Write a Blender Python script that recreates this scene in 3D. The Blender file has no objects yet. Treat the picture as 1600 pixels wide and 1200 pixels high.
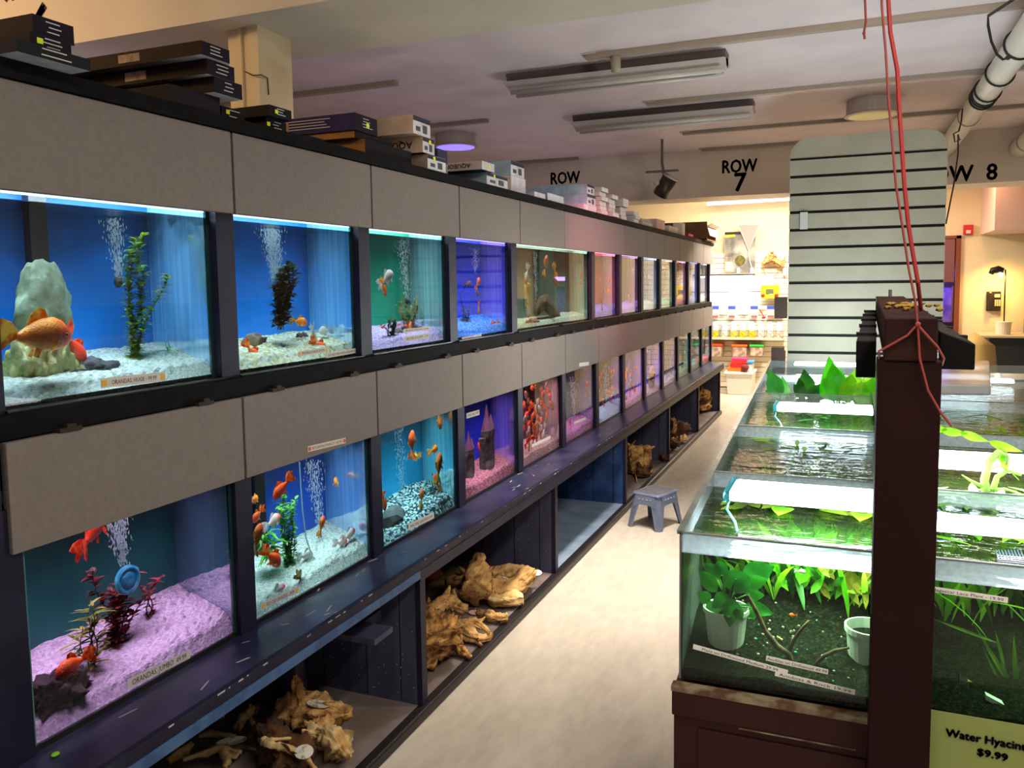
import bpy, bmesh, math, random
from mathutils import Vector, Matrix, noise
random.seed(7)
SC = bpy.context.scene
COL = SC.collection
# ------------------------------------------------------------------ camera
F, CY, YAW, PITCH, ROLL = 1292.37, 555.47, .3896, .0864, -.0136
CAM = Vector((1.6872, 0.0, 1.6237))
_c, _s = math.cos(YAW), math.sin(YAW)
_f0, _r0, _u0 = Vector((-_s, _c, 0)), Vector((_c, _s, 0)), Vector((0, 0, 1))
FW = _f0*math.cos(PITCH) - _u0*math.sin(PITCH)
_u = _u0*math.cos(PITCH) + _f0*math.sin(PITCH)
RT = _r0*math.cos(ROLL) + _u*math.sin(ROLL)
UP = _u*math.cos(ROLL) - _r0*math.sin(ROLL)
cam_data = bpy.data.cameras.new('camera')
cam = bpy.data.objects.new('camera', cam_data)
COL.objects.link(cam)
m3 = Matrix((RT, UP, -FW)).transposed()
cam.matrix_world = Matrix.Translation(CAM) @ m3.to_4x4()
cam_data.sensor_fit = 'HORIZONTAL'
cam_data.sensor_width = 36
cam_data.lens = F*36/1600
cam_data.shift_y = -(600-CY)/1600
cam_data.clip_start = .02
SC.camera = cam
# ------------------------------------------------------------------ world, view
W = bpy.data.worlds.new('world'); SC.world = W; W.use_nodes = True
W.node_tree.nodes['Background'].inputs[0].default_value = (.72, .66, .70, 1)
W.node_tree.nodes['Background'].inputs[1].default_value = .34
SC.view_settings.view_transform = 'Standard'
SC.view_settings.look = 'None'
SC.view_settings.exposure = 0.0
SC.view_settings.gamma = 1
SC.view_settings.use_curve_mapping = False
SC.cycles.use_denoising = True
SC.cycles.max_bounces = 10
SC.cycles.transparent_max_bounces = 16
SC.cycles.transmission_bounces = 6
SC.cycles.caustics_refractive = False
SC.cycles.caustics_reflective = False
SC.cycles.sample_clamp_indirect = 4

def lin(c):
    return tuple(((v/255)/12.92 if v/255 <= .04045 else ((v/255+.055)/1.055)**2.4) for v in c) + (1,)

def area(name, loc, size, power, col, rot=(0, 0, 0), spread=180):
    l = bpy.data.lights.new(name, 'AREA'); l.shape = 'RECTANGLE'
    l.size, l.size_y = size; l.energy = power; l.color = lin(col)[:3]
    l.spread = math.radians(spread)
    o = bpy.data.objects.new(name, l); COL.objects.link(o)
    o.location = loc; o.rotation_euler = rot
    return o
R90 = math.pi/2
# unseen uplight added behind the rack to brighten the ceiling
area('fill_uplight', (-1.7, 6.0, 2.1), (.6, 9), 9, (226, 212, 246), rot=(math.pi, 0, 0))
# unseen overhead fill: shop fluorescents around the photographer and other rows, more behind beams
area('overhead_fill_light', (2.5, .9, 3.1), (.25, 2.2), 74, (255, 243, 228))
area('overhead_fill_light', (1.0, -.8, 3.1), (.25, 1.6), 16, (255, 238, 220))
area('overhead_fill_light', (-2.2, .9, 3.0), (1.2, .3), 36, (255, 204, 136), rot=(math.radians(48), 0, 0))
area('overhead_fill_light', (2.4, 3.45, 2.86), (.8, .16), 44, (255, 240, 222), rot=(math.radians(38), math.radians(28), 0))  # unseen, added behind the near beam to brighten the cubbies
area('overhead_fill_light', (.75, 4.4, 3.1), (.2, 1.2), 34, (255, 240, 222), spread=70)  # unseen downlight hidden by the near beam, fills the aisle floor
area('overhead_fill_light', (.9, 11.15, 2.77), (1.0, .12), 170, (255, 236, 214))  # unseen, added behind the far beam to brighten the far fascia
area('overhead_fill_light', (4.4, 5.0, 3.0), (.3, 2.4), 16, (255, 225, 205))
area('overhead_fill_light', (-3.2, 6.5, 2.9), (.3, 2.4), 10, (215, 195, 255), rot=(0, 0, 0))
sp = bpy.data.lights.new('accent_spot', 'SPOT'); sp.energy = 800; sp.color = (1, .30, .36); sp.spot_size = math.radians(24); sp.spot_blend = 1; sp.shadow_soft_size = .05
so = bpy.data.objects.new('accent_spot', sp); COL.objects.link(so); so.location = (1.4, 3.3, 2.8)
so.rotation_euler = (Vector((0, 5.9, 1.66))-so.location).to_track_quat('-Z', 'Y').to_euler()
# beyond the far beam the wall display is brightly lit
area('display_light', (.35, 11.6, 3.05), (2.2, .3), 50, (255, 234, 200), rot=(math.radians(25), 0, 0))
area('display_light', (3.0, 11.6, 3.0), (.4, .4), 16, (255, 190, 150))

# ------------------------------------------------------------------ pixel helpers (1600x1200 frame)
def ray(px, py):
    return FW + RT*((px-800)/F) - UP*((py-CY)/F)
def at_x(px, py, X): d = ray(px, py); return CAM + d*((X-CAM.x)/d.x)
def at_y(px, py, Y): d = ray(px, py); return CAM + d*((Y-CAM.y)/d.y)
def at_z(px, py, Z): d = ray(px, py); return CAM + d*((Z-CAM.z)/d.z)
def in_water(px, py, Xf, dep):
    d = ray(px, py).normalized()
    P = CAM + d*((Xf-CAM.x)/d.x)
    n = Vector((1, 0, 0)); eta = 1/1.33; ci = -d.x
    t = d*eta + n*(eta*ci - math.sqrt(1-eta*eta*(1-ci*ci)))
    return P + t*(-dep/t.x)

# ------------------------------------------------------------------ materials
MATS = {}
def nodes(m):
    m.use_nodes = True; return m.node_tree.nodes, m.node_tree.links
def M(name, rgb, rough=.6, metal=0., rgb2=None, scale=8., bump=0., spec=.5, emis=0., detail=4., lo=.4, hi=.6, stretch=None, sss=0, coord='Object', trans=0, alpha=1):
    if name in MATS: return MATS[name]
    m = bpy.data.materials.new(name); N, L = nodes(m)
    b = N['Principled BSDF']
    b.inputs['Base Color'].default_value = lin(rgb)
    b.inputs['Roughness'].default_value = rough
    b.inputs['Metallic'].default_value = metal
    b.inputs['Specular IOR Level'].default_value = spec
    if trans: b.inputs['Transmission Weight'].default_value = trans
    if alpha < 1: b.inputs['Alpha'].default_value = alpha
    if rgb2 or bump:
        tc = N.new('ShaderNodeTexCoord'); mp = N.new('ShaderNodeMapping'); nz = N.new('ShaderNodeTexNoise')
        L.new(tc.outputs[coord], mp.inputs[0]); L.new(mp.outputs[0], nz.inputs['Vector'])
        if stretch: mp.inputs['Scale'].default_value = stretch
        nz.inputs['Scale'].default_value = scale; nz.inputs['Detail'].default_value = detail
        if rgb2:
            cr = N.new('ShaderNodeValToRGB'); L.new(nz.outputs['Fac'], cr.inputs[0])
            cr.color_ramp.elements[0].position = lo; cr.color_ramp.elements[1].position = hi
            cr.color_ramp.elements[0].color = lin(rgb); cr.color_ramp.elements[1].color = lin(rgb2)
            L.new(cr.outputs[0], b.inputs['Base Color'])
        if bump:
            bp = N.new('ShaderNodeBump'); bp.inputs['Strength'].default_value = bump; bp.inputs['Distance'].default_value = .02
            L.new(nz.outputs['Fac'], bp.inputs['Height']); L.new(bp.outputs[0], b.inputs['Normal'])
    if emis:
        b.inputs['Emission Color'].default_value = lin(rgb); b.inputs['Emission Strength'].default_value = emis
    MATS[name] = m; return m

def mat_speckle(name, cols, scale=120., rough=.8, bump=.6, spec=.3):
    if name in MATS: return MATS[name]
    m = bpy.data.materials.new(name); N, L = nodes(m); b = N['Principled BSDF']; b.inputs['Specular IOR Level'].default_value = spec
    tc = N.new('ShaderNodeTexCoord'); v = N.new('ShaderNodeTexVoronoi'); v.inputs['Scale'].default_value = scale
    L.new(tc.outputs['Object'], v.inputs['Vector'])
    sp = N.new('ShaderNodeSeparateColor'); L.new(v.outputs['Color'], sp.inputs[0])
    cr = N.new('ShaderNodeValToRGB'); cr.color_ramp.interpolation = 'CONSTANT'
    L.new(sp.outputs[0], cr.inputs[0])
    e = cr.color_ramp.elements; n = len(cols)
    e[0].position = 0; e[0].color = lin(cols[0]); e[1].position = 1/n; e[1].color = lin(cols[1])
    for i in range(2, n):
        q = e.new(i/n); q.color = lin(cols[i])
    L.new(cr.outputs[0], b.inputs['Base Color'])
    bp = N.new('ShaderNodeBump'); bp.inputs['Strength'].default_value = bump; bp.inputs['Distance'].default_value = .004
    bp.invert = True
    L.new(v.outputs['Distance'], bp.inputs['Height']); L.new(bp.outputs[0], b.inputs['Normal'])
    b.inputs['Roughness'].default_value = rough
    MATS[name] = m; return m

def mat_pane():
    """front glass with water behind it: one real refracting interface plus its reflection"""
    if 'pane' in MATS: return MATS['pane']
    m = bpy.data.materials.new('pane'); N, L = nodes(m)
    N.remove(N['Principled BSDF']); out = N['Material Output']
    rf = N.new('ShaderNodeBsdfRefraction'); rf.inputs['IOR'].default_value = 1.33; rf.inputs['Roughness'].default_value = 0
    rf.inputs['Color'].default_value = (.97, 1, .99, 1)
    gl = N.new('ShaderNodeBsdfGlossy'); gl.inputs['Roughness'].default_value = 0
    fr = N.new('ShaderNodeFresnel'); fr.inputs['IOR'].default_value = 1.4
    mx = N.new('ShaderNodeMixShader')
    L.new(fr.outputs[0], mx.inputs[0]); L.new(rf.outputs[0], mx.inputs[1]); L.new(gl.outputs[0], mx.inputs[2])
    L.new(mx.outputs[0], out.inputs[0]); MATS['pane'] = m; return m

def mat_clear(name, tint, diff=0., dcol=(230, 240, 240), gloss=.06, bump=0., bscale=30, ior=1.45, stretch=None, rough=.02, spots=False):
    """thin clear sheet: transparent + fresnel gloss (+ a little haze of dirt)"""
    if name in MATS: return MATS[name]
    m = bpy.data.materials.new(name); N, L = nodes(m)
    N.remove(N['Principled BSDF']); out = N['Material Output']
    tr = N.new('ShaderNodeBsdfTransparent'); tr.inputs[0].default_value = lin(tint)
    gl = N.new('ShaderNodeBsdfGlossy'); gl.inputs['Roughness'].default_value = rough
    fr = N.new('ShaderNodeFresnel'); fr.inputs['IOR'].default_value = ior
    mx = N.new('ShaderNodeMixShader'); L.new(fr.outputs[0], mx.inputs[0]); L.new(gl.outputs[0], mx.inputs[2])
    if diff:
        df_ = N.new('ShaderNodeBsdfDiffuse'); df_.inputs[0].default_value = lin(dcol); tl_ = N.new('ShaderNodeBsdfTranslucent'); tl_.inputs[0].default_value = lin(dcol)
        df = N.new('ShaderNodeMixShader'); df.inputs[0].default_value = .5; L.new(df_.outputs[0], df.inputs[1]); L.new(tl_.outputs[0], df.inputs[2])
        m2 = N.new('ShaderNodeMixShader'); m2.inputs[0].default_value = diff
        L.new(tr.outputs[0], m2.inputs[1]); L.new(df.outputs[0], m2.inputs[2]); L.new(m2.outputs[0], mx.inputs[1])
        if spots:
            nz = N.new('ShaderNodeTexNoise'); nz.inputs['Scale'].default_value = 60; nz.inputs['Detail'].default_value = 6
            tc = N.new('ShaderNodeTexCoord'); L.new(tc.outputs['Object'], nz.inputs['Vector'])
            cr = N.new('ShaderNodeMapRange'); cr.inputs[1].default_value = .35; cr.inputs[2].default_value = .7
            cr.inputs[3].default_value = diff*.8; cr.inputs[4].default_value = min(1, diff*1.25)
            L.new(nz.outputs['Fac'], cr.inputs[0]); L.new(cr.outputs[0], m2.inputs[0])
    else:
        L.new(tr.outputs[0], mx.inputs[1])
    if bump:
        tc = N.new('ShaderNodeTexCoord'); mp = N.new('ShaderNodeMapping'); nz = N.new('ShaderNodeTexNoise')
        if stretch: mp.inputs['Scale'].default_value = stretch
        nz.inputs['Scale'].default_value = bscale; nz.inputs['Detail'].default_value = 3
        L.new(tc.outputs['Object'], mp.inputs[0]); L.new(mp.outputs[0], nz.inputs['Vector'])
        bp = N.new('ShaderNodeBump'); bp.inputs['Strength'].default_value = bump; bp.inputs['Distance'].default_value = .02
        L.new(nz.outputs['Fac'], bp.inputs['Height']); L.new(bp.outputs[0], gl.inputs['Normal']); L.new(bp.outputs[0], fr.inputs['Normal'])
    L.new(mx.outputs[0], out.inputs[0]); MATS[name] = m; return m

def mat_side(name, rgb, mirror=.55):
    """inner face of a tank's side pane: mirror-like, with painted streaks of reflected light"""
    if name in MATS: return MATS[name]
    m = bpy.data.materials.new(name); N, L = nodes(m)
    N.remove(N['Principled BSDF']); out = N['Material Output']
    df = N.new('ShaderNodeBsdfDiffuse'); gl = N.new('ShaderNodeBsdfGlossy'); gl.inputs['Roughness'].default_value = .04
    gl.inputs[0].default_value = (.85, .92, .95, 1)
    tc = N.new('ShaderNodeTexCoord'); mp = N.new('ShaderNodeMapping'); mp.inputs['Scale'].default_value = (30, 1, .8)
    nz = N.new('ShaderNodeTexNoise'); nz.inputs['Scale'].default_value = 2; nz.inputs['Detail'].default_value = 4
    L.new(tc.outputs['Object'], mp.inputs[0]); L.new(mp.outputs[0], nz.inputs['Vector'])
    cr = N.new('ShaderNodeValToRGB'); L.new(nz.outputs['Fac'], cr.inputs[0])
    cr.color_ramp.elements[0].position = .3; cr.color_ramp.elements[1].position = .7
    cr.color_ramp.elements[0].color = lin(rgb); cr.color_ramp.elements[1].color = lin(tuple(min(255, int(v*1.25+25)) for v in rgb))  # lighter ramp end paints the light streaks on the pane
    L.new(cr.outputs[0], df.inputs[0])
    mx = N.new('ShaderNodeMixShader'); mx.inputs[0].default_value = mirror
    L.new(df.outputs[0], mx.inputs[1]); L.new(gl.outputs[0], mx.inputs[2]); L.new(mx.outputs[0], out.inputs[0])
    MATS[name] = m; return m

def mat_label(name='paper_label', rgb=(235, 232, 228)):
    if name in MATS: return MATS[name]
    m = bpy.data.materials.new(name); N, L = nodes(m)
    N.remove(N['Principled BSDF']); out = N['Material Output']
    df = N.new('ShaderNodeBsdfDiffuse'); tl = N.new('ShaderNodeBsdfTranslucent'); mx = N.new('ShaderNodeMixShader')
    df.inputs[0].default_value = lin(rgb); tl.inputs[0].default_value = lin(rgb); mx.inputs[0].default_value = .35
    L.new(df.outputs[0], mx.inputs[1]); L.new(tl.outputs[0], mx.inputs[2]); L.new(mx.outputs[0], out.inputs[0])
    MATS[name] = m; return m

def mat_leaf(name, rgb, rgb2, scale=6., rough=.45, tl=.35):
    if name in MATS: return MATS[name]
    m = bpy.data.materials.new(name); N, L = nodes(m); b = N['Principled BSDF']; out = N['Material Output']
    tc = N.new('ShaderNodeTexCoord'); nz = N.new('ShaderNodeTexNoise'); nz.inputs['Scale'].default_value = scale
    L.new(tc.outputs['Object'], nz.inputs['Vector'])
    cr = N.new('ShaderNodeValToRGB'); L.new(nz.outputs['Fac'], cr.inputs[0])
    cr.color_ramp.elements[0].position = .4; cr.color_ramp.elements[1].position = .62
    cr.color_ramp.elements[0].color = lin(rgb); cr.color_ramp.elements[1].color = lin(rgb2)
    L.new(cr.outputs[0], b.inputs['Base Color']); b.inputs['Roughness'].default_value = rough
    t = N.new('ShaderNodeBsdfTranslucent'); L.new(cr.outputs[0], t.inputs[0])
    mx = N.new('ShaderNodeMixShader'); mx.inputs[0].default_value = tl
    L.new(b.outputs[0], mx.inputs[1]); L.new(t.outputs[0], mx.inputs[2]); L.new(mx.outputs[0], out.inputs[0])
    MATS[name] = m; return m

def mat_slat(name, rgb, pitch, groove=.09, gcol=(8, 8, 8), off=0.):
    """slatwall board: panel colour with grooves cut by real geometry elsewhere when near; here far board bands"""
    if name in MATS: return MATS[name]
    m = bpy.data.materials.new(name); N, L = nodes(m); b = N['Principled BSDF']
    tc = N.new('ShaderNodeTexCoord'); sx = N.new('ShaderNodeSeparateXYZ'); L.new(tc.outputs['Object'], sx.inputs[0])
    a = N.new('ShaderNodeMath'); a.operation = 'MULTIPLY_ADD'; a.inputs[1].default_value = 1/pitch; a.inputs[2].default_value = off+100
    L.new(sx.outputs[2], a.inputs[0]); f = N.new('ShaderNodeMath'); f.operation = 'FRACT'; L.new(a.outputs[0], f.inputs[0])
    g = N.new('ShaderNodeMath'); g.operation = 'LESS_THAN'; g.inputs[1].default_value = groove; L.new(f.outputs[0], g.inputs[0])
    mx = N.new('ShaderNodeMix'); mx.data_type = 'RGBA'; L.new(g.outputs[0], mx.inputs[0])
    mx.inputs[6].default_value = lin(rgb); mx.inputs[7].default_value = lin(gcol)
    L.new(mx.outputs[2], b.inputs['Base Color']); b.inputs['Roughness'].default_value = .45
    MATS[name] = m; return m

# ------------------------------------------------------------------ mesh builder
def smooth(me, on=True):
    for p in me.polygons: p.use_smooth = on
def basis(o):
    m = Matrix.LocRotScale(o.location, o.rotation_euler, o.scale)
    return (basis(o.parent) @ m) if o.parent else m
class MB:
    def __init__(s): s.v = []; s.f = []; s.mi = []; s.m = 0
    def add(s, vs, fs):
        n = len(s.v); s.v += [Vector(v) for v in vs]
        for f in fs: s.f.append([i+n for i in f]); s.mi.append(s.m)
        return s
    def box(s, x0, x1, y0, y1, z0, z1):
        vs = [(x, y, z) for z in (z0, z1) for y in (y0, y1) for x in (x0, x1)]
        return s.add(vs, [(0, 2, 3, 1), (4, 5, 7, 6), (0, 1, 5, 4), (1, 3, 7, 5), (3, 2, 6, 7), (2, 0, 4, 6)])
    def obox(s, c, ax, ay, az):
        c, ax, ay, az = map(Vector, (c, ax, ay, az))
        vs = [c+ax*i+ay*j+az*k for k in (-.5, .5) for j in (-.5, .5) for i in (-.5, .5)]
        return s.add(vs, [(0, 2, 3, 1), (4, 5, 7, 6), (0, 1, 5, 4), (1, 3, 7, 5), (3, 2, 6, 7), (2, 0, 4, 6)])
    def quad(s, a, b, c, d): return s.add([a, b, c, d], [(0, 1, 2, 3)])
    def prism(s, poly, ext):
        n = len(poly); ext = Vector(ext); p = [Vector(q) for q in poly]
        fs = [tuple(range(n))[::-1], tuple(range(n, 2*n))] + [(i, (i+1) % n, n+(i+1) % n, n+i) for i in range(n)]
        return s.add(p+[q+ext for q in p], fs)
    def tube(s, pts, rad, seg=8, cap=True, nz=0., nf=6., seed=0, ridge=0., flat=1.):
        pts = [Vector(p) for p in pts]; n = len(pts)
        if not hasattr(rad, '__len__'): rad = [rad]*n
        vs = []; up = Vector((.31, .22, .92)).normalized(); prev = None
        for i in range(n):
            t = (pts[min(i+1, n-1)]-pts[max(i-1, 0)])
            t = t.normalized() if t.length > 1e-9 else Vector((0, 0, 1))
            if prev is None:
                a = t.cross(up)
                if a.length < .05: a = t.cross(Vector((1, 0, 0)))
                a.normalize()
            else:
                a = (prev - t*prev.dot(t)); a = a.normalized() if a.length > 1e-6 else t.orthogonal().normalized()
            prev = a; b = t.cross(a)
            for k in range(seg):
                an = 2*math.pi*k/seg
                r = rad[i]
                if ridge: r *= 1+ridge*(noise.noise(Vector((math.cos(an)*4+seed, math.sin(an)*4, i*.10)))+.6*noise.noise(Vector((math.cos(an)*9+seed, math.sin(an)*9, i*.22)))+.5*noise.noise(Vector((math.cos(an)*1.6, math.sin(an)*1.6+seed, i*.35))))
                p = pts[i] + a*(r*math.cos(an)) + b*(r*math.sin(an)*flat)
                if nz: p += (noise.noise_vector(p*nf+Vector((seed, 0, 0)))+.5*noise.noise_vector(p*nf*3+Vector((seed, 9, 0))))*nz*min(1, rad[i]*25)
                vs.append(p)
        fs = [(i*seg+k, i*seg+(k+1) % seg, (i+1)*seg+(k+1) % seg, (i+1)*seg+k) for i in range(n-1) for k in range(seg)]
        if cap: fs += [tuple(range(seg))[::-1], tuple((n-1)*seg+k for k in range(seg))]
        return s.add(vs, fs)
    def lathe(s, c, prof, seg=16, axis='z'):
        c = Vector(c); vs = []
        for r, h in prof:
            for k in range(seg):
                a = 2*math.pi*k/seg; x, y = r*math.cos(a), r*math.sin(a)
                vs.append(c + (Vector((x, y, h)) if axis == 'z' else Vector((h, x, y)) if axis == 'x' else Vector((x, h, y))))
        n = len(prof)
        fs = [(i*seg+k, i*seg+(k+1) % seg, (i+1)*seg+(k+1) % seg, (i+1)*seg+k) for i in range(n-1) for k in range(seg)]
        fs += [tuple(range(seg))[::-1], tuple((n-1)*seg+k for k in range(seg))]
        return s.add(vs, fs)
    def blob(s, c, r, sub=3, nz=.3, nf=2., seed=0, squash=None):
        bm = bmesh.new(); bmesh.ops.create_icosphere(bm, subdivisions=sub, radius=1)
        c = Vector(c); r = Vector(r) if hasattr(r, '__len__') else Vector((r, r, r))
        vs = []
        for v in bm.verts:
            p = v.co.copy(); k = 1+nz*noise.fractal(p*nf+Vector((seed*3.1, seed, 0)), .8, 2., 4)
            if squash: k *= 1+squash*noise.noise(Vector((p.x*6, p.y*6, seed)))
            vs.append(c+Vector((p.x*r.x, p.y*r.y, p.z*r.z))*k)
        fs = [[v.index for v in f.verts] for f in bm.faces]; bm.free()
        return s.add(vs, fs)
    def leaf(s, p, d, L, w, n=5, up=Vector((0, 0, 1)), curl=.3, fold=.2):
        p = Vector(p); d = Vector(d).normalized(); side = d.cross(up)
        side = side.normalized() if side.length > .05 else Vector((1, 0, 0))
        nn = side.cross(d); vs = []
        for i in range(n+1):
            t = i/n; ww = w*math.sin(math.pi*min(1, max(.04, t**.8)))*.5
            q = p + d*(L*t) - nn*(curl*L*t*t)
            vs += [q-side*ww+nn*(fold*ww), q, q+side*ww+nn*(fold*ww)]
        fs = []
        for i in range(n):
            a = i*3; fs += [(a, a+1, a+4, a+3), (a+1, a+2, a+5, a+4)]
        return s.add(vs, fs)
    def build(s, name, mat, parent=None, sm=False, bevel=0., label=None, kind=None):
        me = bpy.data.meshes.new(name)
        if parent is not None:
            inv = basis(parent).inverted(); org = Vector((0, 0, 0)); vs = [inv @ v for v in s.v]
        else:
            xs = [v.x for v in s.v]; ys = [v.y for v in s.v]; zs = [v.z for v in s.v]
            org = Vector(((min(xs)+max(xs))/2, (min(ys)+max(ys))/2, min(zs))); vs = [v-org for v in s.v]
        me.from_pydata([tuple(v) for v in vs], [], s.f)
        for mm in (mat if isinstance(mat, (list, tuple)) else [mat]): me.materials.append(mm)
        for p, i in zip(me.polygons, s.mi): p.material_index = i
        if sm: smooth(me)
        me.validate()
        o = bpy.data.objects.new(name, me); COL.objects.link(o)
        if parent is not None: o.parent = parent
        else: o.location = org
        if bevel:
            b = o.modifiers.new('bevel', 'BEVEL'); b.width = bevel; b.segments = 2; b.limit_method = 'ANGLE'
        if label: o['label'] = label
        if kind: o['kind'] = kind
        return o
def tag(o, label, cat, group=None, kind=None):
    o['label'] = label; o['category'] = cat
    if group: o['group'] = group
    if kind: o['kind'] = kind
    return o
def thing(name, loc, label, cat, group=None, kind=None):
    o = bpy.data.objects.new(name, None); COL.objects.link(o); o.location = loc; o.empty_display_size = .05
    return tag(o, label, cat, group, kind)
def copy_tree(o, parent=None):
    c = o.copy(); COL.objects.link(c); c.parent = parent
    for ch in list(o.children):
        if ch.name in COL.objects: copy_tree(ch, c)
    return c
_fonts = {}
def text_geo(txt):
    cu = bpy.data.curves.new('t', 'FONT'); cu.body = txt; cu.size = 1; cu.resolution_u = 2
    o = bpy.data.objects.new('t', cu); COL.objects.link(o)
    bpy.context.view_layer.update()
    me = bpy.data.meshes.new_from_object(o.evaluated_get(bpy.context.evaluated_depsgraph_get()))
    vs = [v.co.copy() for v in me.vertices]; fs = [list(p.vertices) for p in me.polygons]
    bpy.data.objects.remove(o); bpy.data.curves.remove(cu); bpy.data.meshes.remove(me)
    return vs, fs
def add_text(mb, txt, P0, P1, nrm, h, off=.002, center=False, flip=False, bold=0.):
    """lay flat lettering between world points P0..P1 (baseline middle line), cap height h"""
    vs, fs = text_geo(txt); P0, P1 = Vector(P0), Vector(P1); nrm = Vector(nrm)
    x = (P1-P0).normalized(); y = nrm.cross(x).normalized()
    if flip: x, y = -x, -y; P0, P1 = P1, P0
    w = max(v.x for v in vs)-min(v.x for v in vs); x0 = min(v.x for v in vs)
    L = (P1-P0).length; sx = L/w; sy = h/.7
    out = [P0 + x*((v.x-x0)*sx) + y*((v.y-.35)*sy) + nrm*off for v in vs]
    mb.add(out, fs)
    if bold:
        for dx, dy in ((bold, 0), (-bold, 0), (0, bold), (0, -bold)):
            mb.add([p + x*dx + y*dy + nrm*(.0002) for p in out], fs)
    return mb
INK = M('black_ink', (16, 14, 14), .7)
def strip(parent, P0, P1, nrm, h, txt=None, mat=None, dots=None, pad=.06, th=.001, tw=.86, ink=None, name='price_label', label=None, ts=.45):
    P0, P1, nrm = Vector(P0), Vector(P1), Vector(nrm); x = (P1-P0); L = x.length; x = x/L; y = nrm.cross(x).normalized()
    b = MB(); b.obox((P0+P1)/2, x*L, y*h, nrm*th)
    o = b.build(name, mat or mat_label(), parent, label=label)
    if txt:
        a = P0 + x*(L*(1-tw)/2); c = P1 - x*(L*(1-tw)/2)
        t = MB(); add_text(t, txt, a, c, nrm, h*ts, off=th); t.build('lettering', ink or INK, o)
    if dots:
        t = MB()
        for q in (P0+x*L*.04, P1-x*L*.04): t.obox(q+nrm*th, x*h*.6, y*h*.6, nrm*.0012)
        t.build('printed_dot', dots, o)
    return o

# ================================================================== SETTING
paint_ceiling = M('ceiling_paint', (222, 210, 212), .85, rgb2=(212, 200, 203), scale=2)
paint_beam = M('beam_paint', (222, 214, 200), .8, rgb2=(214, 206, 192), scale=3)
paint_wall = M('wall_paint', (226, 212, 176), .8)
def mat_floor():
    m = bpy.data.materials.new('floor_vinyl'); N, L = nodes(m); b = N['Principled BSDF']
    tc = N.new('ShaderNodeTexCoord'); nz = N.new('ShaderNodeTexNoise'); nz.inputs['Scale'].default_value = 1.4; nz.inputs['Detail'].default_value = 8
    n2 = N.new('ShaderNodeTexNoise'); n2.inputs['Scale'].default_value = 26; n2.inputs['Detail'].default_value = 6
    mp = N.new('ShaderNodeMapping'); mp.inputs['Scale'].default_value = (1, .35, 1)
    L.new(tc.outputs['Object'], mp.inputs[0]); L.new(mp.outputs[0], nz.inputs['Vector']); L.new(mp.outputs[0], n2.inputs['Vector'])
    cr = N.new('ShaderNodeValToRGB'); cr.color_ramp.elements[0].position = .35; cr.color_ramp.elements[1].position = .65
    cr.color_ramp.elements[0].color = lin((186, 178, 164)); cr.color_ramp.elements[1].color = lin((214, 206, 192))
    L.new(nz.outputs['Fac'], cr.inputs[0])
    c2 = N.new('ShaderNodeMapRange'); c2.inputs[1].default_value = .3; c2.inputs[2].default_value = .7; c2.inputs[3].default_value = .88; c2.inputs[4].default_value = 1.05
    L.new(n2.outputs['Fac'], c2.inputs[0])
    mu = N.new('ShaderNodeMix'); mu.data_type = 'RGBA'; mu.blend_type = 'MULTIPLY'; mu.inputs[0].default_value = 1
    L.new(cr.outputs[0], mu.inputs[6]); L.new(c2.outputs[0], mu.inputs[7]); L.new(mu.outputs[2], b.inputs['Base Color'])
    r = N.new('ShaderNodeMapRange'); r.inputs[3].default_value = .16; r.inputs[4].default_value = .34; L.new(nz.outputs['Fac'], r.inputs[0]); L.new(r.outputs[0], b.inputs['Roughness'])
    return m
FLOOR = mat_floor()
def struct(name, mb, m, parent=None):
    o = mb.build(name, m, parent)
    if parent is None: o['kind'] = 'structure'
    return o
struct('floor', MB().box(-6, 6, -3, 15.4, -.1, 0), FLOOR)
struct('ceiling', MB().box(-6, 6, -3, 15.4, 3.2, 3.3), paint_ceiling)
struct('wall_left', MB().box(-6.1, -6, -3, 15.4, 0, 3.2), paint_wall)
struct('wall_right', MB().box(6, 6.1, -3, 15.4, 0, 3.2), paint_wall)
b = MB()
b.box(-6, 2.5, 12.9, 13.0, 0, 3.2); b.box(3.0, 6, 12.9, 13.0, 0, 3.2); b.box(2.5, 3.0, 12.9, 13.0, 2.16, 3.2)
struct('wall_back', b, paint_wall)
b = MB(); b.box(-6, 6, 15.3, 15.4, 0, 3.2)
struct('wall_far', b, M('far_room_paint', (214, 176, 172), .8))
b = MB(); b.box(2.44, 2.5, 12.86, 13.02, 0, 2.2); b.box(3.0, 3.06, 12.86, 13.02, 0, 2.2); b.box(2.44, 3.06, 12.86, 13.02, 2.16, 2.2)
struct('door_1', b, M('door_frame_wood', (118, 60, 36), .5))
near = struct('trim_1', MB().box(-6, 6, 2.53, 3.1, 2.62, 3.2), paint_beam)
far = struct('trim_2', MB().box(-6, 6, 10.3, 10.9, 2.64, 3.2), paint_beam)
b = MB(); b.box(3.29, 6, 11.7, 12.9, 2.2, 3.2); struct('trim_3', b, M('soffit_paint', (222, 196, 184), .8))
b = MB(); b.box(4.1, 4.22, 11.66, 11.7, 2.35, 2.62); b.build('air_vent', M('vent_grey', (120, 104, 92), .6), bpy.data.objects['trim_3'])
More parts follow.
